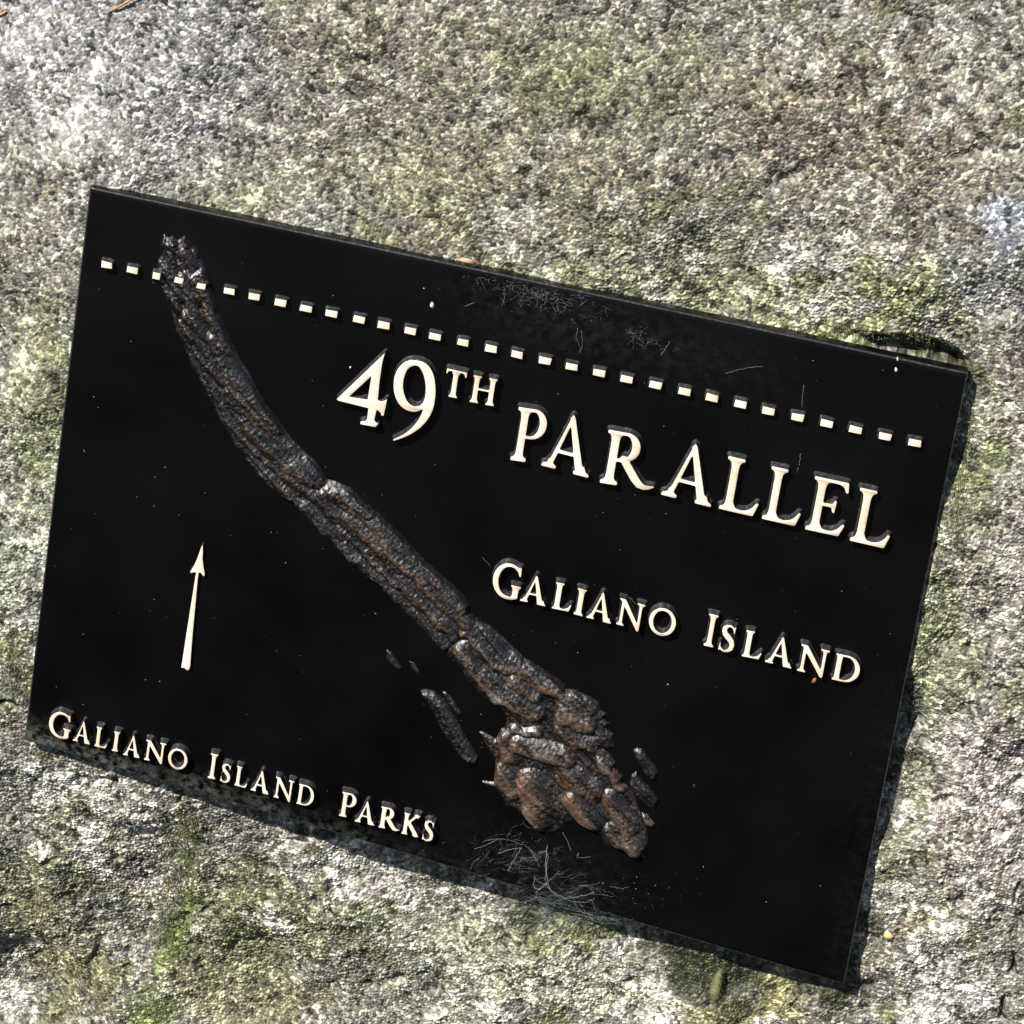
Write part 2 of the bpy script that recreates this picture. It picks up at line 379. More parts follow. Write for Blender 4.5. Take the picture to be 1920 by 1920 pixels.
for (cx, cy, rX, rY, c, a) in ALGAE_SHADE:
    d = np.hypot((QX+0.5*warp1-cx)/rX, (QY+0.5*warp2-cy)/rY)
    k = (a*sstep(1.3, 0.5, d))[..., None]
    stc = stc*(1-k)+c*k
Z += 0.35*lit[..., 0]*core_w
grain_v = np.clip(0.5+0.9*(gid-0.5)*1.05+0.10*tiny, 0, 1)
grain_v = 0.6+(grain_v-0.6)*core_w
# faces: everything but the hidden middle under the plate
nx, ny = sh[1], sh[0]
idx = np.arange(nx*ny).reshape(sh)
keep = ~((ins[:-1, :-1] > 0.016) & (ins[1:, 1:] > 0.016))
q = np.stack([idx[:-1, :-1][keep], idx[:-1, 1:][keep], idx[1:, 1:][keep], idx[1:, :-1][keep]], 1)
used = np.zeros(nx*ny, bool); used[q.ravel()] = True
remap = np.cumsum(used)-1
q = remap[q]
co = np.stack([PX.ravel(), PY.ravel(), Z.ravel()/1000], 1)[used]
def big_mesh(name, co, q, mat):
    me = bpy.data.meshes.new(name)
    me.vertices.add(len(co)); me.vertices.foreach_set('co', co.astype(np.float32).ravel())
    me.loops.add(q.size); me.loops.foreach_set('vertex_index', q.astype(np.int32).ravel())
    me.polygons.add(len(q)); me.polygons.foreach_set('loop_start', np.arange(0, q.size, q.shape[1], dtype=np.int32))
    me.polygons.foreach_set('use_smooth', np.ones(len(q), bool))
    me.update(calc_edges=True); me.materials.append(mat)
    return me
me = big_mesh('boulder', co, q, m_rock)
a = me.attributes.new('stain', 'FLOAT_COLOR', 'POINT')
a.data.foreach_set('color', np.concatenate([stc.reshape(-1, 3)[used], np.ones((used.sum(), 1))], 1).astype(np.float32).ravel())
a = me.attributes.new('grain', 'FLOAT', 'POINT'); a.data.foreach_set('value', grain_v.ravel()[used].astype(np.float32))
boulder = bpy.data.objects.new('boulder', me); COL.objects.link(boulder); boulder.matrix_world = B
tag(boulder, 'rough grey and olive sandstone boulder speckled with lichen behind the black plaque', 'boulder')
print('rock quads', len(q), sh)

def rock_z(px, py):
    """height (m) of the stone under a photo pixel"""
    p = at(px, py, -0.008)-ctr
    i = np.clip(np.searchsorted(UX, p @ rx), 0, nx-1); j = np.clip(np.searchsorted(UY, p @ ry), 0, ny-1)
    return Z[j, i]/1000
def rock_at(px, py, lift=0.0):
    z = rock_z(px, py)
    return at(px, py, z+lift)

# ------------------------------------------------------------------ plaque
plaque = bpy.data.objects.new('memorial_plaque', None); COL.objects.link(plaque)
plaque.matrix_world = B
plaque.empty_display_size = 0.1
tag(plaque, 'black cast metal plaque with raised cream lettering and a relief map of a long island', 'plaque')

# homography plate rectangle (u right, v down, 0..1) -> photo pixels
def homog(src, dst):
    A = []
    for (x, y), (X, Y) in zip(src, dst):
        A.append([x, y, 1, 0, 0, 0, -X*x, -X*y, -X]); A.append([0, 0, 0, x, y, 1, -Y*x, -Y*y, -Y])
    return np.linalg.svd(np.array(A, float))[2][-1].reshape(3, 3)
HM = homog([(0, 0), (1, 0), (1, 1), (0, 1)], CORN)
HI = np.linalg.inv(HM)
def uv_px(u, v):
    w = HM @ np.array([u, v, 1.0]); return w[:2]/w[2]
def px_uv(px, py):
    w = HI @ np.array([px, py, 1.0]); return w[:2]/w[2]
def up_dir(px, py):
    u, v = px_uv(px, py); d = uv_px(u, v-0.01)-uv_px(u, v+0.01); return d/np.linalg.norm(d)
def base_dir(px, py):
    u, v = px_uv(px, py); d = uv_px(u+0.01, v)-uv_px(u-0.01, v); return d/np.linalg.norm(d)

# plate: gridded front with a slightly wavering, rounded edge and thick sides
THK = 0.0068
NU, NV = 150, 100
fv, ff, film, pm = [], [], [], []
nzA = np.clip(smooth_noise((NV+1, NU+1), 6.0), -1.6, 1.6); nzB = smooth_noise((NV+1, NU+1), 2.0)
for j in range(NV+1):
    for i in range(NU+1):
        u, v = i/NU, j/NV
        p = uv_px(u, v); X = at(p[0], p[1]); X[2] = 0
        b = (1-v)*255                      # mm above the foot, roughly
        f_ = 0.0
        f_ += sstep(0.5, 0.02, u)*sstep(17+5*nzA[j, i], 1, b)*0.8
        f_ += 0.6*sstep(9, 0, b)*(0.6+0.4*nzB[j, i])*sstep(0.8, 0.3, u)
        f_ += 0.13*math.exp(-((u-0.57)/0.11)**2-((v-0.045)/0.05)**2)
        f_ += 0.06*math.exp(-((u-0.72)/0.10)**2-((v-0.07)/0.05)**2)
        f_ += 0.10*math.exp(-((u-0.66)/0.10)**2-((v-0.96)/0.06)**2)
        f_ += 0.04*sstep(0.95, 1.0, u)*sstep(0.3, 0.6, v)
        film.append(max(0, f_)); fv.append(X)
fv = np.array(fv)
def ins_xy(P, d):
    """pull the outline in by d metres"""
    c = PLOC.mean(0); return P
for j in range(NV):
    for i in range(NU):
        a0 = j*(NU+1)+i; ff.append((a0+NU+1, a0+NU+2, a0+1, a0)); pm.append(0)
ring = [i for i in range(NU+1)]+[j*(NU+1)+NU for j in range(1, NV+1)]+[NV*(NU+1)+i for i in range(NU-1, -1, -1)]+[j*(NU+1) for j in range(NV-1, 0, -1)]
cen = fv.mean(0)
def outward(k):
    """outward unit normal of the outline at ring vertex k"""
    a0 = fv[ring[(k-1) % len(ring)]]; b0 = fv[ring[(k+1) % len(ring)]]
    t = b0-a0; n = np.array([-t[1], t[0], 0]); n /= np.linalg.norm(n)
    return n if n @ (fv[ring[k]]-cen) > 0 else -n
outs = [outward(k) for k in range(len(ring))]
V = list(fv)
wav = np.cumsum(rng.normal(0, 1, len(ring))); wav -= np.linspace(0, wav[-1], len(ring)); wav *= 0.0001/max(1e-9, np.abs(wav).max())
prev = ring
pull = {k: fv[ring[k]]-outs[k]*0.0008 for k in range(len(ring))}
for k, r in enumerate(ring): V[r] = pull[k]
layers = [(-0.00050, -0.00006), (-0.00022, -0.00022), (-0.00006, -0.00050), (0.00006, -0.0012), (0.0000, -THK*0.6), (0.0000, -THK)]
for (o_, z_) in layers:
    cur = []
    for k in range(len(ring)):
        X = fv[ring[k]]+outs[k]*(o_+wav[k]+random.gauss(0, 0.00004)); X = np.array([X[0], X[1], z_]); cur.append(len(V)); V.append(X); film.append(0.16*random.random())
    for k in range(len(ring)):
        k2 = (k+1) % len(ring); ff.append((prev[k], prev[k2], cur[k2], cur[k])); pm.append(1 if z_ > -0.0007 else 0)
    prev = cur
ff.append(tuple(prev[::-1])); pm.append(0)
plate = mesh_obj('plate', V, ff, [m_black, m_side], plaque, pm, True, 50)
import bmesh
bm_ = bmesh.new(); bm_.from_mesh(plate.data); bmesh.ops.recalc_face_normals(bm_, faces=bm_.faces); bm_.to_mesh(plate.data); bm_.free()
at_ = plate.data.attributes.new('film', 'FLOAT', 'POINT'); at_.data.foreach_set('value', np.array(film, np.float32))

# ---- glyphs: union of strokes on a fine raster, blurred a little (cast corners), then contoured
RES = 150
class Glyph:
    def __init__(s, w):
        s.w = w; s.x0, s.y0 = -0.25, -0.3
        nxg, nyg = int((w+0.5)*RES), int(1.65*RES)
        s.X, s.Y = np.meshgrid(s.x0+np.arange(nxg)/RES, s.y0+np.arange(nyg)/RES)
        s.m = np.zeros(s.X.shape, bool)
    def poly(s, pts, sub=False):
        ins_ = np.zeros(s.X.shape, bool); n = len(pts)
        for i in range(n):
            x1, y1 = pts[i]; x2, y2 = pts[(i+1) % n]
            if y1 == y2: continue
            c = ((s.Y < y1) != (s.Y < y2)) & (s.X < (x2-x1)*(s.Y-y1)/(y2-y1)+x1)
            ins_ ^= c
        s.m = (s.m & ~ins_) if sub else (s.m | ins_); return s
    def ring(s, o, i, clip=None):
        a = ((s.X-o[0])/o[2])**2+((s.Y-o[1])/o[3])**2 < 1
        if i: a &= ((s.X-i[0])/i[2])**2+((s.Y-i[1])/i[3])**2 > 1
        if clip is not None: a &= clip(s.X, s.Y)
        s.m |= a; return s
    def stroke(s, pts, ws):
        P = [np.array(p, float) for p in pts]
        d = np.full(s.X.shape, 9.0)
        for k in range(len(P)-1):
            e = P[k+1]-P[k]; t = np.clip(((s.X-P[k][0])*e[0]+(s.Y-P[k][1])*e[1])/(e@e), 0, 1)
            d = np.minimum(d, np.hypot(s.X-P[k][0]-t*e[0], s.Y-P[k][1]-t*e[1])-(ws[k]+(ws[k+1]-ws[k])*t)/2)
        s.m |= d < 0; return s
    def foot(s, c, y, hw, sw, up, t=0.06, slant=0.0):
        """bracketed serif centred at c on height y; hw half width, sw stem half width, up +1 rises / -1 hangs"""
        q_ = [(-hw, 0), (hw, 0), (hw, t), (hw*0.72, t*1.25), (sw*1.15, t*1.9), (sw, t*3.2), (-sw, t*3.2), (-sw*1.15, t*1.9), (-hw*0.72, t*1.25), (-hw, t)]
        return s.poly([(c+a_+slant*b_, y+up*b_) for a_, b_ in q_])
    def stem(s, x, w, y0=0.0, y1=1.0, top=True, bot=True, hw=0.15):
        s.poly([(x-w/2, y0), (x+w/2, y0), (x+w/2, y1), (x-w/2, y1)])
        if bot: s.foot(x, y0, hw, w/2, 1)
        if top: s.foot(x, y1, hw, w/2, -1)
        return s
    def loops(s, blur=1.7):
        f = blur2(s.m.astype(float), blur); return contour(f, 0.5, s.x0, s.y0, 1/RES)

def contour(f, iso, x0, y0, st):
    ny_, nx_ = f.shape; nxt = {}
    g = f > iso
    act = np.argwhere((g[:-1, :-1] != g[1:, 1:]) | (g[:-1, 1:] != g[1:, :-1]) | (g[:-1, :-1] != g[:-1, 1:]))
    pos = {}
    def ep(j1, i1, j2, i2):
        key = (j1, i1, j2, i2) if (j1, i1) < (j2, i2) else (j2, i2, j1, i1)
        if key not in pos:
            a_, b_ = f[key[0], key[1]], f[key[2], key[3]]; t = (iso-a_)/(b_-a_)
            pos[key] = (x0+st*(key[1]+t*(key[3]-key[1])), y0+st*(key[0]+t*(key[2]-key[0])))
        return key
    for j, i in act:
        c = [(j, i), (j, i+1), (j+1, i+1), (j+1, i)]; b = [g[y, x] for y, x in c]
        outp, inp = [], []
        for k in range(4):
            k2 = (k+1) % 4
            if b[k] and not b[k2]: outp.append(ep(*c[k], *c[k2]))
            if not b[k] and b[k2]: inp.append(ep(*c[k], *c[k2]))
        for a_, b_ in zip(outp, inp): nxt[a_] = b_
    res = []
    while nxt:
        s0 = next(iter(nxt)); L = [s0]; k = nxt.pop(s0)
        while k != s0 and k in nxt: L.append(k); k = nxt.pop(k)
        P = np.array([pos[k] for k in L])
        if len(P) > 12: res.append(P)
    return res
def resample(P, step):
    d = np.hypot(*(np.roll(P, -1, 0)-P).T); s_ = np.concatenate([[0], np.cumsum(d)]); n = max(10, int(s_[-1]/step))
    Q = np.concatenate([P, P[:1]]); t = np.linspace(0, s_[-1], n, endpoint=False)
    return np.stack([np.interp(t, s_, Q[:, 0]), np.interp(t, s_, Q[:, 1])], 1)

def g_P(s):
    g = Glyph(.62); x = .165
    g.stem(x, s, hw=.155)
    g.poly([(x-.06, 1.0), (.36, 1.0), (.36, .94), (x-.06, .94)]).poly([(x, .43), (.35, .43), (.35, .485), (x, .485)])
    g.ring((.34, .715, .29, .285), (.325, .715, .29-s*.93, .232), lambda X, Y: X > .335)
    return g
def g_A(s):
    g = Glyph(.9); th = max(.085, s*.62)
    g.poly([(.09, 0), (.09+th*1.05, 0), (.475, 1.0), (.455, 1.06), (.43, 1.03)])
    g.poly([(.40, 1.0), (.455, 1.08), (.50, 1.02), (.80+s*.14, 0), (.80-s*.98, 0)])
    g.poly([(.2, .31), (.7, .31), (.66, .31+.065+.05*(s-.14)), (.24, .31+.065+.05*(s-.14))])
    g.foot(.135, 0, .14, th/2, 1, .055, .2); g.foot(.765, 0, .15, s/2, 1, .055, -.15)
    return g
def g_R(s):
    g = Glyph(1.02); x = .165
    g.stem(x, s, hw=.155)
    g.poly([(x-.06, 1.0), (.36, 1.0), (.36, .94), (x-.06, .94)]).poly([(x, .44), (.40, .44), (.40, .50), (x, .50)])
    g.ring((.345, .725, .285, .275), (.33, .725, .285-s*.95, .22), lambda X, Y: X > .335)
    g.stroke([(.36, .50), (.47, .36), (.60, .19), (.70, .085), (.80, .045), (.90, .06)], [s*.9, s*1.0, s*1.0, s*.92, s*.62, .06])
    g.stroke([(.88, .05), (.97, .085)], [.06, .03])
    return g
def g_L(s):
    g = Glyph(.72); x = .17
    g.stem(x, s, hw=.16)
    g.poly([(.0, 0), (.64, 0), (.715, .245), (.665, .25), (.60, .15), (.52, .085), (.40, .06), (.30, .075), (.26, .14), (.2, .2), (.1, .06), (0, .06)])
    return g
def g_E(s):
    g = Glyph(.66); x = .17
    g.stem(x, s, hw=.16)
    g.poly([(.02, 1.0), (.64, 1.0), (.66, .80), (.615, .80), (.57, .89), (.50, .93), (.35, .94), (.2, .94)])
    g.poly([(.17, .49), (.40, .49), (.43, .40), (.47, .39), (.485, .62), (.44, .63), (.415, .56), (.17, .545)])
    g.poly([(.0, 0), (.62, 0), (.70, .22), (.655, .23), (.59, .14), (.5, .075), (.40, .06), (.30, .075), (.26, .14), (.2, .2), (.1, .06)])
    return g
def g_T(s):
    g = Glyph(.76); x = .36
    g.stem(x, s, top=False, hw=.16)
    g.poly([(.0, 1.0), (.76, 1.0), (.76, .80), (.715, .79), (.67, .90), (.60, .93), (.12, .93), (.06, .88), (.035, .80), (-.01, .80)])
    g.poly([(x-s*.9, .94), (x+s*.9, .94), (x+s/2, .80), (x-s/2, .80)])
    return g
def g_H(s):
    g = Glyph(.92)
    g.stem(.165, s, hw=.155); g.stem(.745, s, hw=.155)
    g.poly([(.17, .475), (.74, .475), (.74, .55), (.17, .55)])
    return g
def g_I(s):
    g = Glyph(.36); g.stem(.175, s*1.03, hw=.172); return g
def g_N(s):
    g = Glyph(1.1); th = s*.62
    g.stem(.165, th, top=False, hw=.15); g.stem(.89, th, bot=False, y0=.0, hw=.16)
    g.poly([(.165+.02, 1.0), (.0, 1.0), (.0, .945), (.09, .90), (.86, -.05), (.93, -.05), (.93, .12), (.24, 1.0)])
    g.poly([(.86, .2), (.93, .2), (.93, -.05), (.86, -.05)])
    return g
def g_O(s):
    g = Glyph(1.0); g.ring((.5, .5, .5, .535), (.5, .5, .5-s*.93, .535-s*.62)); return g
def g_G(s):
    g = Glyph(.9)
    g.ring((.5, .5, .5, .53), (.525, .5, .5-s*.85, .53-s*.52), lambda X, Y: (X < .58) | (Y > .86-.3*(X-.58)*0) & (X < .84))
    g.poly([(.78, .97), (.86, .97), (.87, .70), (.825, .70), (.76, .83), (.66, .93), (.6, .98)])
    g.poly([(.55, -.03), (.68, -.02), (.82, .03), (.86, .06), (.86, .36), (.86-s, .36), (.86-s, .12), (.62, .05), (.55, .06)])
    g.foot(.86-s/2, .42, .16, s/2, -1, .055)
    return g
def g_D(s):
    g = Glyph(.98); x = .165
    g.stem(x, s, hw=.155)
    g.poly([(x-.06, 1), (.45, 1), (.45, .93), (x, .93)]).poly([(x-.06, 0), (.45, 0), (.45, .07), (x, .07)])
    g.ring((.44, .5, .53, .5), (.43, .5, .53-s*.95, .432), lambda X, Y: X > .435)
    return g
def g_S(s):
    g = Glyph(.62)
    g.stroke([(.50, .80), (.46, .92), (.36, .985), (.24, .96), (.15, .87), (.14, .75), (.20, .64), (.33, .54), (.45, .43), (.50, .31), (.48, .16), (.38, .05), (.25, .015), (.13, .06), (.07, .15)],
             [.05, .06, .075, .10, s*.85, s*.9, s, s*1.08, s, s*.88, s*.82, .10, .075, .07, .06])
    g.poly([(.505, .99), (.545, .99), (.53, .72), (.49, .72)]).poly([(.03, .01), (.075, .0), (.09, .29), (.05, .30)])
    return g
def g_K(s):
    g = Glyph(.92)
    g.stem(.165, s, hw=.155)
    g.stroke([(.22, .47), (.68, .97)], [s*.55, s*.55]); g.foot(.69, 1.0, .15, s*.27, -1, .05, .3)
    g.stroke([(.30, .57), (.74, .06)], [s*.98, s*1.05]); g.foot(.74, 0, .16, s/2, 1, .05, -.3)
    return g
GL = dict(P=g_P, A=g_A, R=g_R, L=g_L, E=g_E, T=g_T, H=g_H, I=g_I, N=g_N, O=g_O, G=g_G, D=g_D, S=g_S, K=g_K)
_cache = {}
def loops_of(ch, s):
    if (ch, s) not in _cache: _cache[ch, s] = GL[ch](s).loops()
    return _cache[ch, s]

def area(P): return 0.5*np.sum(P[:, 0]*np.roll(P[:, 1], -1)-np.roll(P[:, 0], -1)*P[:, 1])
def raised(name, loops_px, depth, step=0.00045, zbase=0.0, parent=plaque, draft=0.00042, smooth_px=True):
    """solid with a pale polished face at height zbase+depth and painted, drafted sides"""
    V, Fc, fm, tops = [], [], [], []
    zt = zbase+depth
    for LP in loops_px:
        P = at_many(LP, zt)[:, :2]
        P = resample(P, step)
        tops.append(P)
    big_ = max(range(len(tops)), key=lambda k: abs(area(tops[k])))
    for k, P in enumerate(tops):
        want = 1 if k == big_ else -1
        if area(P)*want < 0: tops[k] = P[::-1].copy()
    caps = []
    off = 0
    for P in tops:
        n = len(P)
        t = np.roll(P, -1, 0)-np.roll(P, 1, 0); nm = np.stack([t[:, 1], -t[:, 0]], 1); nm /= np.linalg.norm(nm, axis=1)[:, None]+1e-12
        for _ in range(2): nm = (nm+np.roll(nm, 1, 0)+np.roll(nm, -1, 0)); nm /= np.linalg.norm(nm, axis=1)[:, None]+1e-12
        wob = np.convolve(np.concatenate([rng.normal(0, 1, n)]*1), np.ones(5)/5, 'same')*0.00005
        prof = [(draft*2.3, zbase-0.0002), (draft*1.75, zbase+0.00012), (draft*1.3, zbase+0.0004), (draft*1.0, zbase+0.0009), (draft*0.55, zbase+depth*0.55), (0.00012, zt-0.00030), (0.00004, zt-0.00010), (-0.00010, zt)]
        ids = []
        for o_, z_ in prof:
            Q = P+nm*(o_+wob[:, None]*(o_ > 0)); ids.append(np.arange(off, off+n)); off += n
            V += [(x, y, z_) for x, y in Q]
        for a_, b_ in zip(ids[:-1], ids[1:]):
            for k in range(n):
                k2 = (k+1) % n; Fc.append((a_[k], a_[k2], b_[k2], b_[k])); fm.append(1)
        caps.append(ids[-1])
    order = [big_]+[k for k in range(len(tops)) if k != big_]
    polys = [[Vector((V[i][0], V[i][1], 0)) for i in caps[k]] for k in order]
    lut = np.concatenate([caps[k] for k in order])
    for tri in tessellate_polygon(polys):
        a_, b_, c_ = (lut[i] for i in tri)
        A_, B_, C_ = np.array(V[a_]), np.array(V[b_]), np.array(V[c_])
        if np.cross(B_-A_, C_-A_)[2] < 0: b_, c_ = c_, b_
        Fc.append((a_, b_, c_)); fm.append(0)
    return mesh_obj(name, V, Fc, [m_cream, m_side], parent, fm, True, 55)

LD = 0.0041
def letter(ch, bl, br, ubr, h, s, depth=LD):
    bl, br = np.array(bl, float), np.array(br, float)
    eu = (br-bl)/ubr; ev = up_dir(*(bl))*h
    return raised('raised_letter', [bl+L[:, :1]*eu+L[:, 1:]*ev for L in loops_of(ch, s)], depth)
def letter_c(ch, c, wpx, h, s, slope, gw=1.0):
    c = np.array(c, float); eu = np.array([1, slope])*wpx/gw; ev = up_dir(*c)*h
    bl = c-eu*gw/2-ev*0.5
    return raised('raised_letter', [bl+L[:, :1]*eu+L[:, 1:]*ev for L in loops_of(ch, s)], LD)

def zz(o, k): return lambda x, y: (o[0]+x/k, o[1]+y/k)
za = zz((560, 600), 3.84); zb = zz((900, 640), 3.84); zc_ = zz((1300, 640), 3.5556); zd = zz((880, 1000), 4.5714)
ze = zz((1250, 1080), 4.2667); zf = zz((0, 1200), 3.84); zg = zz((400, 1300), 3.84); zh = zz((200, 960), 6.4)

def spline(P, n=6):
    """closed Catmull-Rom"""
    P = np.array(P, float); out = []
    for i in range(len(P)):
        p0_, p1_, p2_, p3_ = P[i-1], P[i], P[(i+1) % len(P)], P[(i+2) % len(P)]
        for t in np.arange(n)/n:
            out.append(0.5*((2*p1_)+(-p0_+p2_)*t+(2*p0_-5*p1_+4*p2_-p3_)*t*t+(-p0_+3*p1_-3*p2_+p3_)*t**3))
    return np.array(out)
def dense(P, st=1.2):
    return resample(np.array(P, float), st)
four = [(622, 236), (604, 300), (583, 440), (570, 578), (600, 585), (622, 578), (636, 568), (632, 600), (612, 690), (596, 690), (590, 668), (565, 648), (560, 650), (545, 722), (556, 738), (576, 744),
        (554, 772), (443, 751), (446, 730), (480, 727), (492, 712), (502, 636), (284, 582), (273, 570)]
raised('raised_numeral', [dense([za(*p) for p in four]), dense([za(*p) for p in [(524, 404), (496, 573), (364, 552)]])], LD)
nine_o = [(850, 290), (905, 306), (948, 348), (975, 410), (985, 490), (982, 570), (964, 650), (930, 715), (880, 772), (820, 815), (760, 845), (690, 869), (682, 858), (740, 832), (800, 790), (850, 735), (880, 685), (893, 645),
          (862, 657), (820, 661), (768, 645), (722, 605), (693, 545), (683, 480), (690, 410), (715, 350), (755, 308), (800, 290)]
nine_i = [(838, 328), (872, 345), (900, 400), (914, 480), (908, 560), (882, 608), (843, 622), (800, 605), (768, 558), (752, 490), (758, 420), (785, 355)]
raised('raised_numeral', [spline([za(*p) for p in nine_o], 4), spline([za(*p) for p in nine_i], 6)], LD)
W1 = 0.145
letter('T', za(1078, 552), za(1137, 562), .30, 51, .155) if False else None
tb = np.array(za(1108, 558)); eu = base_dir(*tb)*51.0
letter('T', tb-eu*.36, tb-eu*.36+eu*.76, .76, 51.5, .19)
letter('H', za(1228, 589), za(1404, 622), .90, 51, .18)
letter('P', zb(214, 853), zb(327, 870), .32, 101, W1)
letter('A', zb(440, 893), zb(775, 983), .90, 100, W1)
letter('R', zb(858, 1016), zb(985, 1038), .32, 101, W1)
letter('A', zb(1303, 1103), zb(1657, 1194), .90, 101, W1)
letter('L', zc_(168, 1115), zc_(395, 1167), .64, 101, W1)
letter('L', zc_(455, 1182), zc_(677, 1232), .64, 101, W1)
letter('E', zc_(741, 1252), zc_(966, 1300), .62, 102, W1)
letter('L', zc_(1041, 1328), zc_(1270, 1380), .64, 102, W1)
W2 = 0.19
letter_c('G', zd(322, 408), 52, 63, .185, .25, .9)
letter('A', zd(433, 577), zd(647, 626), .90, 49, W2)
letter('L', zd(705, 642), zd(850, 672), .64, 50, W2)
letter('I', zd(892, 692), zd(971, 714), .35, 50, W2)
letter('A', zd(1001, 721), zd(1211, 777), .90, 50, W2)
letter('N', zd(1255, 777), zd(1319, 796), .31, 50, W2)
letter_c('O', zd(1655, 760), 50, 48.5, .175, .25)
letter('I', ze(294, 554), ze(371, 574), .35, 61, .165)
letter_c('S', ze(489, 502), 31, 50, .2, .25, .62)
letter('L', ze(598, 641), ze(735, 668), .64, 50, W2)
letter('A', ze(785, 686), ze(994, 742), .90, 50, W2)
letter('N', ze(1038, 756), ze(1106, 773), .31, 51, W2)
letter('D', ze(1317, 826), ze(1520, 872), .95, 50, W2)
W3 = 0.19
letter_c('G', zf(430, 612), 40, 46, .18, .28, .9)
letter('A', zf(523, 723), zf(646, 754), .90, 37, W3)
letter('L', zf(678, 763), zf(761, 784), .66, 37, W3)
letter('I', zf(803, 797), zf(850, 806), .35, 37, W3)
letter('A', zf(884, 826), zf(1003, 852), .90, 37, W3)
letter('N', zf(1034, 861), zf(1080, 871), .33, 38, W3)
letter_c('O', zf(1280, 858), 36, 36, .17, .28)
letter('I', zf(1494, 993), zf(1549, 1005), .35, 47, .165)
letter_c('S', zg(91, 577), 20, 34.5, .2, .28, .62)
letter('L', zg(150, 661), zg(233, 684), .66, 37, W3)
letter('A', zg(267, 696), zg(395, 731), .90, 38, W3)
letter('N', zg(430, 746), zg(470, 757), .31, 39, W3)
letter('D', zg(596, 793), zg(705, 822), .90, 38, W3)
letter('P', zg(902, 881), zg(958, 894), .32, 46, .165)
letter('A', zg(1017, 921), zg(1156, 954), .90, 39, W3)
letter('R', zg(1187, 964), zg(1237, 975), .32, 40, W3)
letter('K', zg(1352, 1009), zg(1476, 1037), .90, 40, W3)
letter_c('S', zg(1550, 992), 22, 38, .2, .28, .62)

# north arrow
arr = [(1155, 390), (1155, 480), (1151, 560), (1160, 640), (1178, 745), (1172, 774), (1155, 768), (1132, 737), (1107, 724), (1095, 800), (1060, 1180), (1030, 1500), (1002, 1860), (984, 1902), (958, 1897), (930, 1872), (893, 1868),
       (905, 1800), (950, 1500), (1010, 1120), (1060, 800), (1073, 728), (1040, 724), (1012, 736), (1000, 720), (1012, 700), (1050, 640), (1082, 570), (1107, 500), (1135, 420)]
raised('north_arrow', [dense([zh(*p) for p in arr], 0.8)], 0.0017, 0.0004, draft=0.0002)

# ---- relief of the island
ISL = [(299, 459), (306, 441), (315, 447), (322, 443), (332, 450), (345, 444), (356, 455), (368, 466), (376, 482), (385, 505), (393, 530), (405, 570), (415, 600), (430, 635), (445, 662), (455, 685), (465, 700), (478, 725),
       (490, 745), (500, 762), (515, 780), (525, 795), (535, 810), (550, 827), (565, 845), (580, 857), (596, 873), (606, 890), (612, 900), (630, 905), (655, 915), (675, 935), (697, 953), (712, 965), (730, 983), (752, 1005),
       (775, 1030), (800, 1057), (830, 1082), (855, 1105), (870, 1118), (882, 1135), (880, 1150), (890, 1158), (900, 1167), (920, 1175), (940, 1195), (965, 1218), (985, 1235), (1020, 1258), (1058, 1284), (1060, 1292),
       (1080, 1297), (1105, 1308), (1123, 1320), (1124, 1332), (1137, 1340), (1132, 1350), (1143, 1358), (1137, 1370), (1150, 1378), (1148, 1392), (1151, 1403), (1136, 1406), (1124, 1402), (1140, 1412), (1158, 1433), (1150, 1440), (1168, 1456), (1162, 1466),
       (1176, 1474), (1188, 1490), (1196, 1512), (1205, 1535), (1213, 1560), (1216, 1580), (1209, 1612), (1185, 1612), (1165, 1596), (1131, 1588), (1129, 1570), (1112, 1562), (1094, 1550), (1076, 1540), (1060, 1545), (1045, 1560), (1024, 1566), (1000, 1553), (982, 1535),
       (972, 1522), (946, 1512), (938, 1494), (930, 1486), (904, 1472), (904, 1466), (925, 1468), (928, 1450), (928, 1434), (930, 1424), (920, 1412), (909, 1395), (897, 1373), (906, 1374), (928, 1387), (938, 1369), (946, 1367),
       (950, 1346), (930, 1325), (912, 1315), (899, 1304), (883, 1286), (868, 1265), (857, 1247), (842, 1239), (821, 1214), (798, 1191), (780, 1173), (756, 1150), (730, 1122), (704, 1096), (686, 1082), (652, 1054), (626, 1022),
       (604, 1006), (580, 978), (560, 962), (548, 945), (529, 936), (503, 916), (482, 893), (456, 861), (435, 830), (417, 799), (402, 768), (386, 739), (373, 708), (358, 690), (342, 651), (327, 623), (316, 573), (303, 547), (296, 529),
       (291, 508), (293, 490), (302, 480), (306, 469)]
BAND = [([(375, 520), (405, 600), (432, 680), (465, 745), (510, 815), (560, 868), (598, 902)], 15, 2.9), ([(612, 918), (665, 947), (720, 995), (780, 1055), (840, 1110), (876, 1148)], 17, 3.1),
        ([(345, 520), (375, 620), (405, 700), (440, 770), (490, 840), (545, 895), (590, 930)], 11, 2.2), ([(602, 935), (660, 985), (720, 1045), (780, 1105), (850, 1175)], 14, 2.4),
        ([(315, 500), (335, 590), (365, 680), (400, 750), (440, 815), (500, 890), (560, 945)], 8, 1.4), ([(580, 965), (640, 1030), (700, 1080), (770, 1145), (830, 1215)], 10, 1.5),
        ([(890, 1180), (940, 1225), (1000, 1268), (1052, 1296), (1105, 1330)], 17, 2.9)]
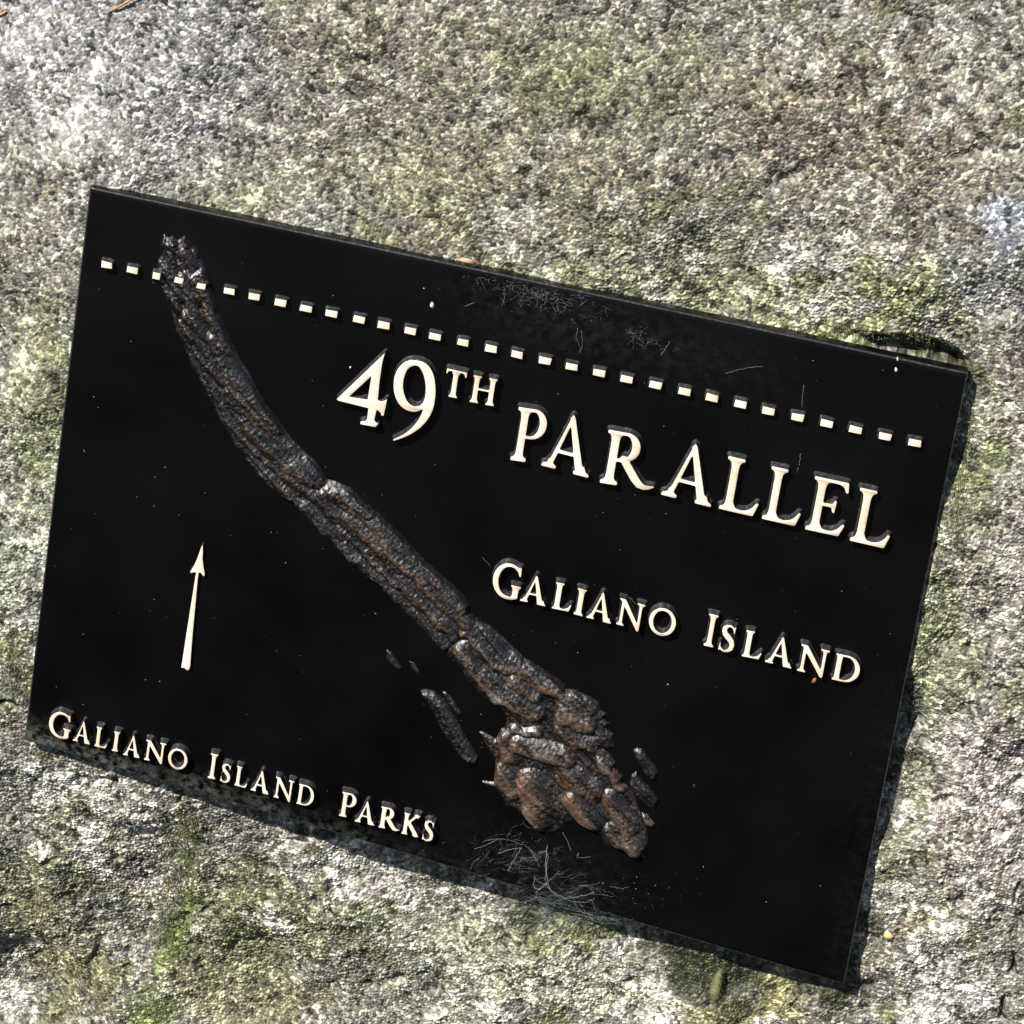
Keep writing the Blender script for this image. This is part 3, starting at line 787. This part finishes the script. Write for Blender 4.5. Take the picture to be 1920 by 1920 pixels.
SLAB = BAND+[([(385, 530), (400, 590), (412, 630)], 13, 2.6), ([(404, 632), (420, 675), (438, 715), (455, 750)], 15, 3.3), ([(348, 590), (365, 640), (388, 690)], 10, 2.5), ([(372, 655), (390, 700), (412, 750)], 9, 2.2),
        ([(322, 520), (333, 580), (352, 645)], 8, 2.0), ([(350, 470), (362, 510), (375, 560)], 13, 2.4), ([(315, 460), (325, 500), (340, 560)], 10, 2.0), ([(430, 735), (447, 758), (462, 776)], 13, 3.9),
        ([(462, 782), (482, 805), (505, 832), (530, 856)], 19, 3.7), ([(416, 757), (438, 795), (470, 832), (500, 862), (532, 890)], 10, 2.4), ([(510, 840), (545, 868), (580, 898)], 17, 3.5), ([(432, 812), (462, 850), (505, 895), (545, 930)], 9, 1.5),
        ([(440, 700), (470, 740), (500, 780), (520, 805)], 13, 2.9), ([(555, 862), (590, 890)], 14, 3.0),
        ([(612, 918), (650, 930), (692, 962)], 15, 3.6), ([(655, 970), (690, 998), (728, 1030)], 16, 4.0), ([(640, 985), (668, 1010), (692, 1030)], 13, 3.0), ([(570, 950), (610, 990), (652, 1035), (690, 1068)], 10, 2.0), ([(600, 930), (630, 965), (660, 990)], 12, 2.6),
        ([(735, 1032), (770, 1062), (800, 1085)], 17, 3.9), ([(700, 985), (745, 1030), (790, 1075)], 13, 3.1), ([(795, 1092), (832, 1128), (878, 1168)], 16, 3.8), ([(768, 1105), (812, 1145), (852, 1187)], 14, 3.0), ([(698, 1075), (748, 1125), (795, 1172), (835, 1210)], 10, 1.9),
        ([(690, 1040), (740, 1085), (775, 1110)], 11, 2.4), ([(885, 1185), (930, 1225), (990, 1262), (1045, 1292)], 19, 3.7), ([(868, 1218), (892, 1255), (930, 1300)], 16, 3.1), ([(905, 1205), (932, 1240), (950, 1252)], 13, 4.2), ([(968, 1278), (1005, 1300)], 17, 5.0),
        ([(905, 1265), (942, 1303), (1005, 1333)], 20, 3.6), ([(962, 1366), (1010, 1374)], 9, 3.0), ([(972, 1395), (1010, 1402), (1058, 1420)], 19, 4.6), ([(948, 1385), (962, 1418)], 19, 3.3), ([(940, 1452), (962, 1475)], 22, 3.2), ([(995, 1470), (1010, 1500), (1008, 1532)], 30, 4.2),
        ([(1085, 1498), (1108, 1535)], 28, 4.2), ([(1060, 1335), (1100, 1352)], 25, 3.6), ([(1125, 1420), (1150, 1445), (1170, 1475)], 15, 2.9), ([(1150, 1560), (1190, 1588)], 22, 3.2), ([(1050, 1360), (1090, 1390), (1120, 1400)], 16, 2.6), ([(1060, 1450), (1110, 1480)], 26, 3.0), ([(1150, 1500), (1180, 1550)], 20, 2.9),
        ([(320, 448), (326, 456)], 6, 3.4), ([(345, 450), (350, 460)], 6, 3.4), ([(305, 452), (308, 462)], 5, 3.0), ([(366, 470), (370, 478)], 5, 3.0)]
ISLETS = [([(722, 1220), (730, 1223), (740, 1238), (749, 1252), (743, 1258), (733, 1250), (724, 1236)], 1.6), ([(762, 1238), (770, 1241), (781, 1255), (778, 1261), (766, 1251)], 1.4), ([(774, 1288), (780, 1290), (781, 1298), (775, 1296)], 1.2),
          ([(790, 1299), (803, 1297), (818, 1301), (832, 1314), (840, 1325), (857, 1355), (870, 1380), (886, 1406), (894, 1421), (891, 1434), (875, 1431), (865, 1420), (852, 1406), (829, 1369), (816, 1346), (803, 1319), (793, 1307)], 3.0),
          ([(829, 1300), (836, 1300), (850, 1318), (864, 1338), (861, 1346), (846, 1330), (834, 1314)], 1.8), ([(886, 1440), (893, 1440), (894, 1447), (888, 1447)], 1.0), ([(895, 1476), (901, 1476), (901, 1482), (896, 1482)], 1.0),
          ([(1188, 1410), (1196, 1406), (1206, 1410), (1217, 1428), (1226, 1437), (1231, 1448), (1229, 1463), (1217, 1461), (1206, 1448), (1196, 1428)], 2.2),
          ([(1184, 1455), (1193, 1450), (1200, 1464), (1217, 1480), (1232, 1500), (1227, 1519), (1208, 1508), (1190, 1494), (1182, 1474)], 2.4), ([(1205, 1528), (1216, 1532), (1228, 1548), (1224, 1557), (1212, 1550)], 2.0), ([(1292, 1468), (1299, 1470), (1297, 1475), (1291, 1473)], 0.8)]
def seg_dist(P, x, y, closed=True):
    best = np.full(x.shape, 1e9); n = len(P)
    for i in range(n if closed else n-1):
        x0, y0 = P[i]; x1, y1 = P[(i+1) % n]; dx, dy = x1-x0, y1-y0
        t = np.clip(((x-x0)*dx+(y-y0)*dy)/(dx*dx+dy*dy+1e-9), 0, 1); best = np.minimum(best, np.hypot(x-x0-t*dx, y-y0-t*dy))
    return best
def nearest(P, x, y):
    best = np.full(x.shape, 1e9); bx = np.zeros(x.shape); by = np.zeros(x.shape)
    for (x0, y0), (x1, y1) in zip(P[:-1], P[1:]):
        dx, dy = x1-x0, y1-y0; t = np.clip(((x-x0)*dx+(y-y0)*dy)/(dx*dx+dy*dy+1e-9), 0, 1)
        qx, qy = x0+t*dx, y0+t*dy; d = np.hypot(x-qx, y-qy); k = d < best
        best = np.where(k, d, best); bx = np.where(k, qx, bx); by = np.where(k, qy, by)
    return bx, by
def inside(P, x, y):
    r = np.zeros(x.shape, bool); n = len(P)
    for i in range(n):
        x1, y1 = P[i]; x2, y2 = P[(i+1) % n]
        if y1 != y2: r ^= ((y < y1) != (y < y2)) & (x < (x2-x1)*(y-y1)/(y2-y1)+x1)
    return r
def relief(name, P, height, slabs=(), st=0.85):
    P = np.array(P, float)
    lo, hi = P.min(0)-4, P.max(0)+4
    gx_ = np.arange(lo[0], hi[0], st); gy_ = np.arange(lo[1], hi[1], st)
    X, Y = np.meshgrid(gx_, gy_); shp = X.shape
    na = smooth_noise(shp, 1.6); nb = smooth_noise(shp, 10.0)
    # streaks run with the island's grain (towards the lower right)
    wht = rng.standard_normal(shp); ky = np.fft.fftfreq(shp[0])[:, None]; kx = np.fft.fftfreq(shp[1])[None, :]
    al, ac = (kx*0.68+ky*0.73), (-kx*0.73+ky*0.68)
    stk = np.real(np.fft.ifft2(np.fft.fft2(wht)*np.exp(-2*math.pi**2*((al*26)**2+(ac*3.2)**2)))); stk /= stk.std()
    wx, wy = X+0.8*nb, Y+0.8*np.roll(nb, 9, 0)
    ins_ = inside(P, wx, wy)
    d = np.where(ins_, seg_dist(P, wx, wy), -1.0)
    edge_ = np.clip(d/4.5, 0, 1)**0.55
    h = edge_*height*(0.62+0.38*np.clip(d/16, 0, 1))
    sl = np.zeros(shp); lip = np.zeros(shp)
    for Q, hw, hh in slabs:
        Qa = np.array(Q, float)
        xs, ys = X+1.9*nb-0.9*stk*0.73, Y+1.9*np.roll(nb, 17, 1)+0.9*stk*0.68
        dd = seg_dist(Qa, xs, ys, False)/hw
        dirv = Qa[-1]-Qa[0]; dirv /= np.linalg.norm(dirv)
        mid_ = Qa.mean(0)
        # each stratum lies tilted: it rises to a lip on its lower left and breaks off there
        cx_, cy_ = nearest(Qa, xs, ys)
        side = np.clip(((xs-cx_)*(-dirv[1])+(ys-cy_)*dirv[0])/hw, -1, 1)
        c = hh*(1-np.clip(dd, 0, 1)**2.6)**0.7*(0.80+0.30*side)
        lip = np.where(c > sl, np.clip(0.35+0.65*side, 0, 1)*np.clip(c/2.6, 0, 1.3), lip)
        sl = np.maximum(sl, c)
    h = h+sl*np.clip(d/6, 0, 1)
    if slabs: h = h*1.0+edge_*(0.20*stk+0.20*nb+0.11*na)
    else: h = h+edge_*(0.22*stk+0.18*nb+0.10*na)*height/2.4
    wear_ = np.clip(lip*(0.55+0.35*sstep(900, 1450, Y))+0.20*(stk*0.5+nb*0.3)+0.05+0.20*sstep(1280, 1450, Y), 0, 1) if slabs else np.clip(0.14+0.12*nb, 0, 1)
    h = np.where(ins_, np.maximum(blur2(h, 1.1), 0.12), -0.4)
    g = ins_
    k = g[:-1, :-1] | g[1:, 1:] | g[:-1, 1:] | g[1:, :-1]
    ix_ = np.arange(X.size).reshape(shp)
    qq = np.stack([ix_[1:, :-1][k], ix_[1:, 1:][k], ix_[:-1, 1:][k], ix_[:-1, :-1][k]], 1)
    us = np.zeros(X.size, bool); us[qq.ravel()] = True; rm = np.cumsum(us)-1
    pts = np.stack([X.ravel(), Y.ravel()], 1)[us]; hh_ = h.ravel()[us]/1000
    dr = np.stack([(pts[:, 0]-960)/F, (pts[:, 1]-960)/F, np.ones(len(pts))], 1)
    base_ = at_many(pts, 0.0015)
    co_ = base_.copy(); co_[:, 2] = hh_
    me_ = big_mesh(name, co_, rm[qq], m_relief)
    a_ = me_.attributes.new('wear', 'FLOAT', 'POINT'); a_.data.foreach_set('value', wear_.ravel()[us].astype(np.float32))
    o = bpy.data.objects.new(name, me_); COL.objects.link(o); o.parent = plaque
    return o, (gx_, gy_, h)
isl, (igx, igy, ih) = relief('island_relief', ISL, 1.7, SLAB)
for P, hh in ISLETS:
    P = np.array(P, float); P = P.mean(0)+(P-P.mean(0))*1.0+1.9*(P-P.mean(0))/np.linalg.norm(P-P.mean(0), axis=1)[:, None]
    relief('islet_relief', P, hh*1.15, (), 0.9)
def island_h(px, py):
    i = np.searchsorted(igx, px); j = np.searchsorted(igy, py)
    if 0 < i < len(igx) and 0 < j < len(igy): return max(0.0, ih[max(0, j-4):j+4, max(0, i-4):i+4].max()/1000)
    return 0.0

# dashes of the parallel
DASH = [(200.3, 497), (248, 506.7), (293.2, 517.6), (335.2, 526.2), (376.5, 536.6), (430, 546.2), (477, 556.7), (525.8, 567.6), (573.4, 578.8), (621.5, 588.5), (673, 599), (719.5, 610), (769.5, 620.5), (815.5, 631.5), (868, 642.5), (920.8, 654.3), (969.5, 665.2),
        (1021.5, 676.5), (1072, 688), (1123.4, 699.4), (1175, 711.6), (1229, 722), (1283.7, 734.5), (1335.2, 746.3), (1388.6, 758.2), (1440.6, 771.2), (1495.5, 782.3), (1549.8, 794), (1603.8, 806), (1659.3, 818.6), (1715.3, 830.6)]
for k, (x, y) in enumerate(DASH):
    w = 20.5+3.6*k/30+random.uniform(-.8, .8); h = 12.2+1.6*k/30+random.uniform(-.5, .5)
    if k == 2: w = 15
    if k in (3, 4): w, h = 16.5, 10.5
    b_ = base_dir(x, y); u_ = up_dir(x, y); b_ = b_+np.array([0, random.gauss(0, .012)])
    zb_ = 0.0
    if k in (2, 3, 4): zb_ = max(0.0015, island_h(x, y)-0.002)
    c = np.array([x, y])
    r = [c+b_*w/2*sx+u_*h/2*sy+np.array([random.gauss(0, .5), random.gauss(0, .4)]) for sx, sy in ((-1, -1), (1, -1), (1, 1), (-1, 1))]
    raised('raised_dash', [dense(r, 1.0)], 0.0030 if not zb_ else 0.0024, 0.0005, zbase=zb_)

# ------------------------------------------------------------------ things lying about
def tube(pts, rad, nseg=5):
    """tube through 3-D points with a radius each"""
    V, Fc = [], []; P = [np.array(p, float) for p in pts]
    for i, p in enumerate(P):
        t = P[min(i+1, len(P)-1)]-P[max(i-1, 0)]; t /= np.linalg.norm(t)+1e-12
        a_ = np.cross(t, [0.3, 0.2, 0.93]); a_ /= np.linalg.norm(a_)+1e-12; b_ = np.cross(t, a_)
        for k in range(nseg):
            an = 2*math.pi*k/nseg; V.append(p+rad[i]*(a_*math.cos(an)+b_*math.sin(an)))
    for i in range(len(P)-1):
        for k in range(nseg):
            k2 = (k+1) % nseg; Fc.append((i*nseg+k, i*nseg+k2, (i+1)*nseg+k2, (i+1)*nseg+k))
    Fc.append(tuple(range(nseg))[::-1]); Fc.append(tuple(range((len(P)-1)*nseg, len(P)*nseg)))
    return V, Fc
def join(parts):
    V, Fc = [], []
    for v, f in parts:
        o = len(V); V += list(v); Fc += [tuple(i+o for i in q_) for q_ in f]
    return V, Fc
def curve_px(P, n):
    P = np.array(P, float); t = np.linspace(0, len(P)-1, n); out = []
    for tt in t:
        i = min(int(tt), len(P)-2); f_ = tt-i
        p0_, p1_, p2_, p3_ = P[max(i-1, 0)], P[i], P[i+1], P[min(i+2, len(P)-1)]
        out.append(0.5*((2*p1_)+(-p0_+p2_)*f_+(2*p0_-5*p1_+4*p2_-p3_)*f_*f_+(-p0_+3*p1_-3*p2_+p3_)*f_**3))
    return out

# pine needles
for P, lab in [([(203, 22), (222, 13), (243, 1), (262, -12)], 'thin orange pine needle lying on the grey stone at its top edge'),
               ([(-4, 29), (4, 26), (11, 21)], 'tip of an orange pine needle on the stone at the far left edge')]:
    c = [rock_at(x, y, 0.0012) for x, y in curve_px(P, 9)]
    zs = np.array([q_[2] for q_ in c]); zz_ = np.linspace(zs[0], zs[-1], 9)+max(0, (zs-np.linspace(zs[0], zs[-1], 9)).max())
    pts = [at(x, y, z_) for (x, y), z_ in zip(curve_px(P, 9), zz_)]
    o = mesh_obj('pine_needle', *tube(pts, [0.0003]+[0.0005]*7+[0.0003], 6), m_needle)
    tag(o, lab, 'pine needle', 'pine needles on the stone')

# cobweb threads
def thread(P, z0, z1, r, n=14, jit=1.0):
    c = curve_px(P, n); k = np.linspace(0, 1, n)
    return tube([at(x+random.gauss(0, jit), y+random.gauss(0, jit), z0+(z1-z0)*a_+0.0004*math.sin(3.1*a_)) for (x, y), a_ in zip(c, k)], [r*0.36*random.uniform(.6, 1.2)]*n, 3)
parts = []
for P in [[(1026, 1585), (1023, 1620), (1022, 1648), (1027, 1662), (1045, 1680), (1070, 1690), (1098, 1692), (1115, 1684)], [(1024, 1617), (1027, 1655), (1040, 1675), (1062, 1684), (1090, 1680), (1112, 1673)],
          [(1025, 1660), (1008, 1652), (1002, 1640)], [(1026, 1656), (1010, 1668), (1000, 1660), (1004, 1648)], [(1027, 1654), (1042, 1640), (1048, 1633)], [(1018, 1660), (1005, 1675), (1012, 1682)],
          [(978, 1590), (962, 1615), (953, 1632)], [(905, 1578), (930, 1574), (955, 1576), (985, 1585)], [(890, 1592), (915, 1583), (935, 1574)], [(882, 1630), (890, 1615), (900, 1608)], [(985, 1585), (1000, 1600), (1012, 1628)],
          [(1010, 1600), (1022, 1596), (1028, 1604), (1024, 1622)], [(935, 1600), (960, 1592), (975, 1590)], [(1056, 1562), (1064, 1578), (1070, 1596)], [(1080, 1605), (1086, 1600), (1084, 1608), (1108, 1606)]]:
    parts.append(thread(P, 0.0008, 0.0010, 0.00013, 22, 0.8))
for k in range(90):
    x, y = random.gauss(1035, 45), random.gauss(1672, 14); L = random.uniform(10, 46); an = random.gauss(0.25, 0.5)
    parts.append(thread([(x, y), (x+L*.5*math.cos(an), y+L*.5*math.sin(an)+random.gauss(0, 4)), (x+L*math.cos(an), y+L*math.sin(an))], 0.0004, 0.0012, random.uniform(.00002, .00006), 9, 0.7))
for k in range(120):
    x, y = random.gauss(960, 45), random.gauss(1610, 24); L = random.uniform(6, 30); an = random.gauss(-0.5, 0.7)
    parts.append(thread([(x, y), (x+L*.5*math.cos(an)+random.gauss(0, 3), y+L*.5*math.sin(an)), (x+L*math.cos(an), y+L*math.sin(an))], 0.0004, 0.001, random.uniform(.00002, .00005), 8, 0.8))
for k in range(60):          # sheet along and under the lower edge
    x = random.uniform(975, 1150); y = 1683+(x-975)*0.285+random.gauss(-3, 5); L = random.uniform(20, 70); an = 0.27+random.gauss(0, .14)
    parts.append(thread([(x, y), (x+L*.5*math.cos(an), y+L*.5*math.sin(an)), (x+L*math.cos(an), y+L*math.sin(an))], 0.0004, 0.0006, random.uniform(.00002, .00005), 8, 0.9))
for k in range(34):          # strands from the edge to the stone
    x = random.uniform(975, 1110); y = 1690+(x-975)*0.285
    X2_, Y2_ = x+random.gauss(-25, 40), y+random.uniform(18, 60)
    parts.append(thread([(x, y), ((x+X2_)/2+random.gauss(0, 6), (y+Y2_)/2-6), (X2_, Y2_)], -0.001, -0.012, random.uniform(.00003, .00006), 10, 0.6))
parts.append(thread([(925, 1688), (950, 1692), (978, 1692), (1005, 1684)], -0.006, -0.003, .00009, 14, 0.6))
o = mesh_obj('cobweb', *join(parts), m_web)
tag(o, 'torn pale cobweb below the island relief at the lower edge of the plaque', 'cobweb')
parts = []
for k in range(150):
    x = random.gauss(1010, 58); y = 524+(x-930)*0.21+abs(random.gauss(0, 20)); L = random.uniform(5, 26); an = random.gauss(0.3, 1.0)
    parts.append(thread([(x, y), (x+L*.5*math.cos(an)+random.gauss(0, 2), y+L*.5*math.sin(an)+random.gauss(0, 2)), (x+L*math.cos(an), y+L*math.sin(an))], 0.0003, 0.0007, random.uniform(.00002, .00005), 8, 0.9))
for P in [[(941, 575), (945, 562), (947, 550)], [(873, 574), (884, 570), (890, 566)], [(1085, 664), (1087, 650), (1080, 632), (1084, 615)], [(1088, 662), (1092, 640), (1090, 620)]]:
    parts.append(thread(P, 0.0005, 0.0007, .00014, 12, 0.8))
o = mesh_obj('cobweb', *join(parts), m_web)
tag(o, 'faint smear of cobweb under the upper edge of the plaque above the dashed line', 'cobweb')
parts = []
for k in range(26):
    x = random.gauss(1190, 20); y = 632+(x-1190)*0.2+random.gauss(0, 9); L = random.uniform(8, 26); an = random.gauss(0.2, .8)
    parts.append(thread([(x, y), (x+L*.5*math.cos(an), y+L*.5*math.sin(an)+random.gauss(0, 3)), (x+L*math.cos(an), y+L*math.sin(an))], 0.0003, 0.0006, random.uniform(.00002, .00005), 8, 0.9))
parts.append(thread([(1238, 666), (1250, 650), (1256, 640)], 0.0005, 0.0007, .00012, 10, .6))
for P in [[(1360, 701), (1380, 694), (1395, 691), (1415, 688)], [(1410, 688), (1430, 688)], [(1507, 722), (1504, 745), (1504, 765)], [(1501, 850), (1499, 866), (1498, 872)], [(1497, 876), (1494, 886)], [(905, 1046), (922, 1063)], [(1180, 1120), (1195, 1135)]]:
    mesh_obj('scratch', *thread(P, 0.00002, 0.00002, .00010, 10, .5), m_web, plaque)
o = mesh_obj('cobweb', *join(parts), m_web)
tag(o, 'sparse wisps of cobweb around the right half of the dashed line', 'cobweb')

# white drips
def drip(name, px, py, w, h, label, mat=m_drop, lift=0.0, base=None, ang=0.0):
    V, Fc = [(*at(px, py, lift)[:2], lift+0.0008)], []
    n = 14
    for r, z_ in ((.6, .0006), (1, .00002)):
        for k in range(n):
            an = 2*math.pi*k/n; rr_ = r*(1+0.12*math.sin(2*an+1)+random.gauss(0, .04)); dx, dy = w*rr_*math.cos(an), h*rr_*math.sin(an)*(1.25 if math.sin(an) < 0 else .85)
            x_, y_ = dx*math.cos(ang)-dy*math.sin(ang), dx*math.sin(ang)+dy*math.cos(ang)
            V.append((*at(px+x_, py+y_, lift)[:2], lift+z_))
    for k in range(n):
        k2 = (k+1) % n; Fc.append((0, 1+k2, 1+k)); Fc.append((1+k, 1+k2, 1+n+k2, 1+n+k))
    o = mesh_obj(name, V, [f[::-1] if False else f for f in Fc], mat)
    b = bmesh.new(); b.from_mesh(o.data); bmesh.ops.recalc_face_normals(b, faces=b.faces); b.to_mesh(o.data); b.free()
    tag(o, label, 'dried drip'); o['group'] = 'white drips on the black plaque'
    return o
drip('dried_drip', 810, 573, 3.4, 6.0, 'small white drip on the plaque above the dashes left of centre')
drip('dried_drip', 1680, 694, 2.6, 4.6, 'white drip shaped like a tear near the upper right corner of the plaque')
drip('dried_drip', 1683, 674, 1.8, 4.2, 'narrow bluish drip touching the upper edge at the right end of the plaque')
drip('dried_drip', 657, 689, 1.6, 2.2, 'tiny pale drip beneath the numeral four')

# red-brown leaf scrap, rust, seed
def scrap(name, P, z, mat, label, cat, thick=0.0005, rock=False):
    n = len(P); V = []
    for k, (x, y) in enumerate(P):
        V.append(rock_at(x, y, z) if rock else at(x, y, z+0.0006*math.sin(k*1.7)))
    V = [np.array(v) for v in V]; c = sum(V)/n+np.array([0, 0, 0.0005])
    if rock:
        zm = max(v[2] for v in V); V = [np.array([v[0], v[1], zm+0.0002*math.sin(k)]) for k, v in enumerate(V)]; c = sum(V)/n+np.array([0, 0, 0.0006])
    A_ = V+[c]; L = [v-np.array([0, 0, thick]) for v in V]+[c-np.array([0, 0, thick*1.6])]
    Vv = A_+L; m_ = n+1; Fc = []
    for k in range(n):
        k2 = (k+1) % n; Fc += [(k, k2, n), (m_+k2, m_+k, m_+n), (k, m_+k, m_+k2, k2)]
    o = mesh_obj(name, Vv, Fc, mat)
    b = bmesh.new(); b.from_mesh(o.data); bmesh.ops.recalc_face_normals(b, faces=b.faces); b.to_mesh(o.data); b.free()
    return tag(o, label, cat)
scrap('leaf_scrap', [(1521, 1280), (1525, 1273), (1530, 1271), (1531, 1278), (1528, 1283), (1529, 1280)][:5], 0.0012, m_leaf, 'red brown leaf scrap under the letter N of the word island', 'leaf scrap')
scrap('rust_flake', [(852, 486), (866, 484), (880, 486), (897, 490), (893, 496), (876, 494), (858, 490)], 0.0004, m_rust, 'pale rusty flake caught on the upper edge of the plaque', 'flake')
scrap('seed_husk', [(1656, 1752), (1660, 1745), (1668, 1746), (1676, 1756), (1672, 1763), (1662, 1760)], 0.0008, m_seed, 'straw coloured seed husk on the stone beside the lower right of the plaque', 'seed husk', rock=True)

# dust specks on the plate: nobody could count them
V, Fc = [], []
for k in range(300):
    u, v = random.random(), random.random()
    p = uv_px(0.01+0.98*u, 0.01+0.98*v); r = 0.00009*math.exp(random.gauss(0, .55))
    if k < 50: p = np.array([random.gauss(1180, 60), random.gauss(1690, 30)])
    uv = px_uv(*p)
    if not (0.01 < uv[0] < .99 and 0.01 < uv[1] < .99): continue
    c = at(p[0], p[1], 0.0); an = random.random()*3.1; el = random.choice([1, 1, 1.4, 3.0])
    o_ = len(V)
    for kk in range(4):
        q_ = an+kk*math.pi/2; sx = r*el if kk % 2 == 0 else r/math.sqrt(el)
        V.append((c[0]+sx*math.cos(q_), c[1]+sx*math.sin(q_), 0.00002))
    V.append((c[0], c[1], 0.00002+r*0.8))
    for kk in range(4): Fc.append((o_+kk, o_+(kk+1) % 4, o_+4))
o = mesh_obj('dust_specks', V, Fc, m_dust, smooth=False)
tag(o, 'pale dust specks scattered over the black face of the plaque', 'dust', kind='stuff')

# moss: short fibres on the damp stone
V, Fc = [], []
def fibre(px, py, ln, wd):
    z = rock_z(px, py); b0 = at(px, py, z-0.0002)
    an = random.random()*6.283; lean = random.uniform(0.2, 0.9)
    dirv = np.array([math.cos(an)*lean, math.sin(an)*lean, 1.0]); dirv /= np.linalg.norm(dirv)
    sd = np.array([-math.sin(an), math.cos(an), 0])*wd
    o_ = len(V); tip = b0+dirv*ln; midp = b0+dirv*ln*.55+np.array([0, 0, ln*.1])
    V.extend([b0-sd, b0+sd, midp+sd*.8, midp-sd*.8, tip]); Fc.extend([(o_, o_+1, o_+2, o_+3), (o_+3, o_+2, o_+4)])
MOSS = [(335, 1615, 32, 55, 1500), (308, 1735, 20, 70, 1300), (285, 1880, 45, 45, 1500), (350, 1560, 25, 30, 500), (1812, 800, 14, 60, 800), (1795, 930, 14, 60, 700), (1765, 1080, 12, 70, 500), (1735, 1250, 12, 90, 500), (1700, 1420, 12, 80, 500), (1650, 1650, 14, 70, 400),
        (1690, 640, 60, 12, 700), (1560, 620, 50, 10, 500), (130, 1850, 60, 40, 600), (25, 1260, 20, 40, 500), (1120, 1745, 40, 14, 500), (1390, 1890, 60, 20, 600), (60, 950, 26, 60, 400), (600, 1700, 80, 60, 500)]
for (cx, cy, sx, sy, n) in MOSS:
    for k in range(n):
        x, y = random.gauss(cx, sx*.7), random.gauss(cy, sy*.7)
        if quad_inset(*[np.array([q_]) for q_ in at(x, y, -.006)[:2]])[0]*(1 if quad_inset(np.array([0.]), np.array([0.]))[0] > 0 else -1) > -0.001: continue
        fibre(x, y, random.uniform(.0007, .0019), random.uniform(.00012, .00024))
o = mesh_obj('moss', V, Fc, m_moss, smooth=False)
tag(o, 'short green moss growing on the damp stone around the plaque', 'moss', kind='stuff')

# the one moss tuft hanging under the lower edge
P = [(1352, 1818), (1348, 1832), (1343, 1850), (1341, 1866), (1340, 1874)]
zt_ = max(rock_z(x, y) for x, y in P)+0.002
V, Fc = tube([at(x, y, zt_) for x, y in curve_px(P, 12)], [.0006, .0012, .0018, .0023, .0026, .0028, .0029, .0029, .0027, .0024, .0018, .0009], 12)
core_n = len(V)
nf = []
for k in range(900):
    i = random.randrange(core_n); b0 = np.array(V[i]); ln = random.uniform(.0005, .0011); c_ = np.mean([V[(i//12)*12+q_] for q_ in range(12)], 0)
    dv = b0-c_; dv = dv/(np.linalg.norm(dv)+1e-9)+rng.normal(0, .5, 3); dv /= np.linalg.norm(dv); sd = np.cross(dv, [.2, .9, .1]); sd = sd/np.linalg.norm(sd)*.00013
    b0 = b0+rng.normal(0, .0005, 3)
    nf.append(([b0-sd, b0+sd, b0+dv*ln], [(0, 1, 2)]))
V, Fc = join([(V, Fc)]+nf)
o = mesh_obj('moss_tuft', V, Fc, m_moss, smooth=False)
tag(o, 'single fuzzy olive moss tuft on the stone under the lower edge of the plaque', 'moss tuft')
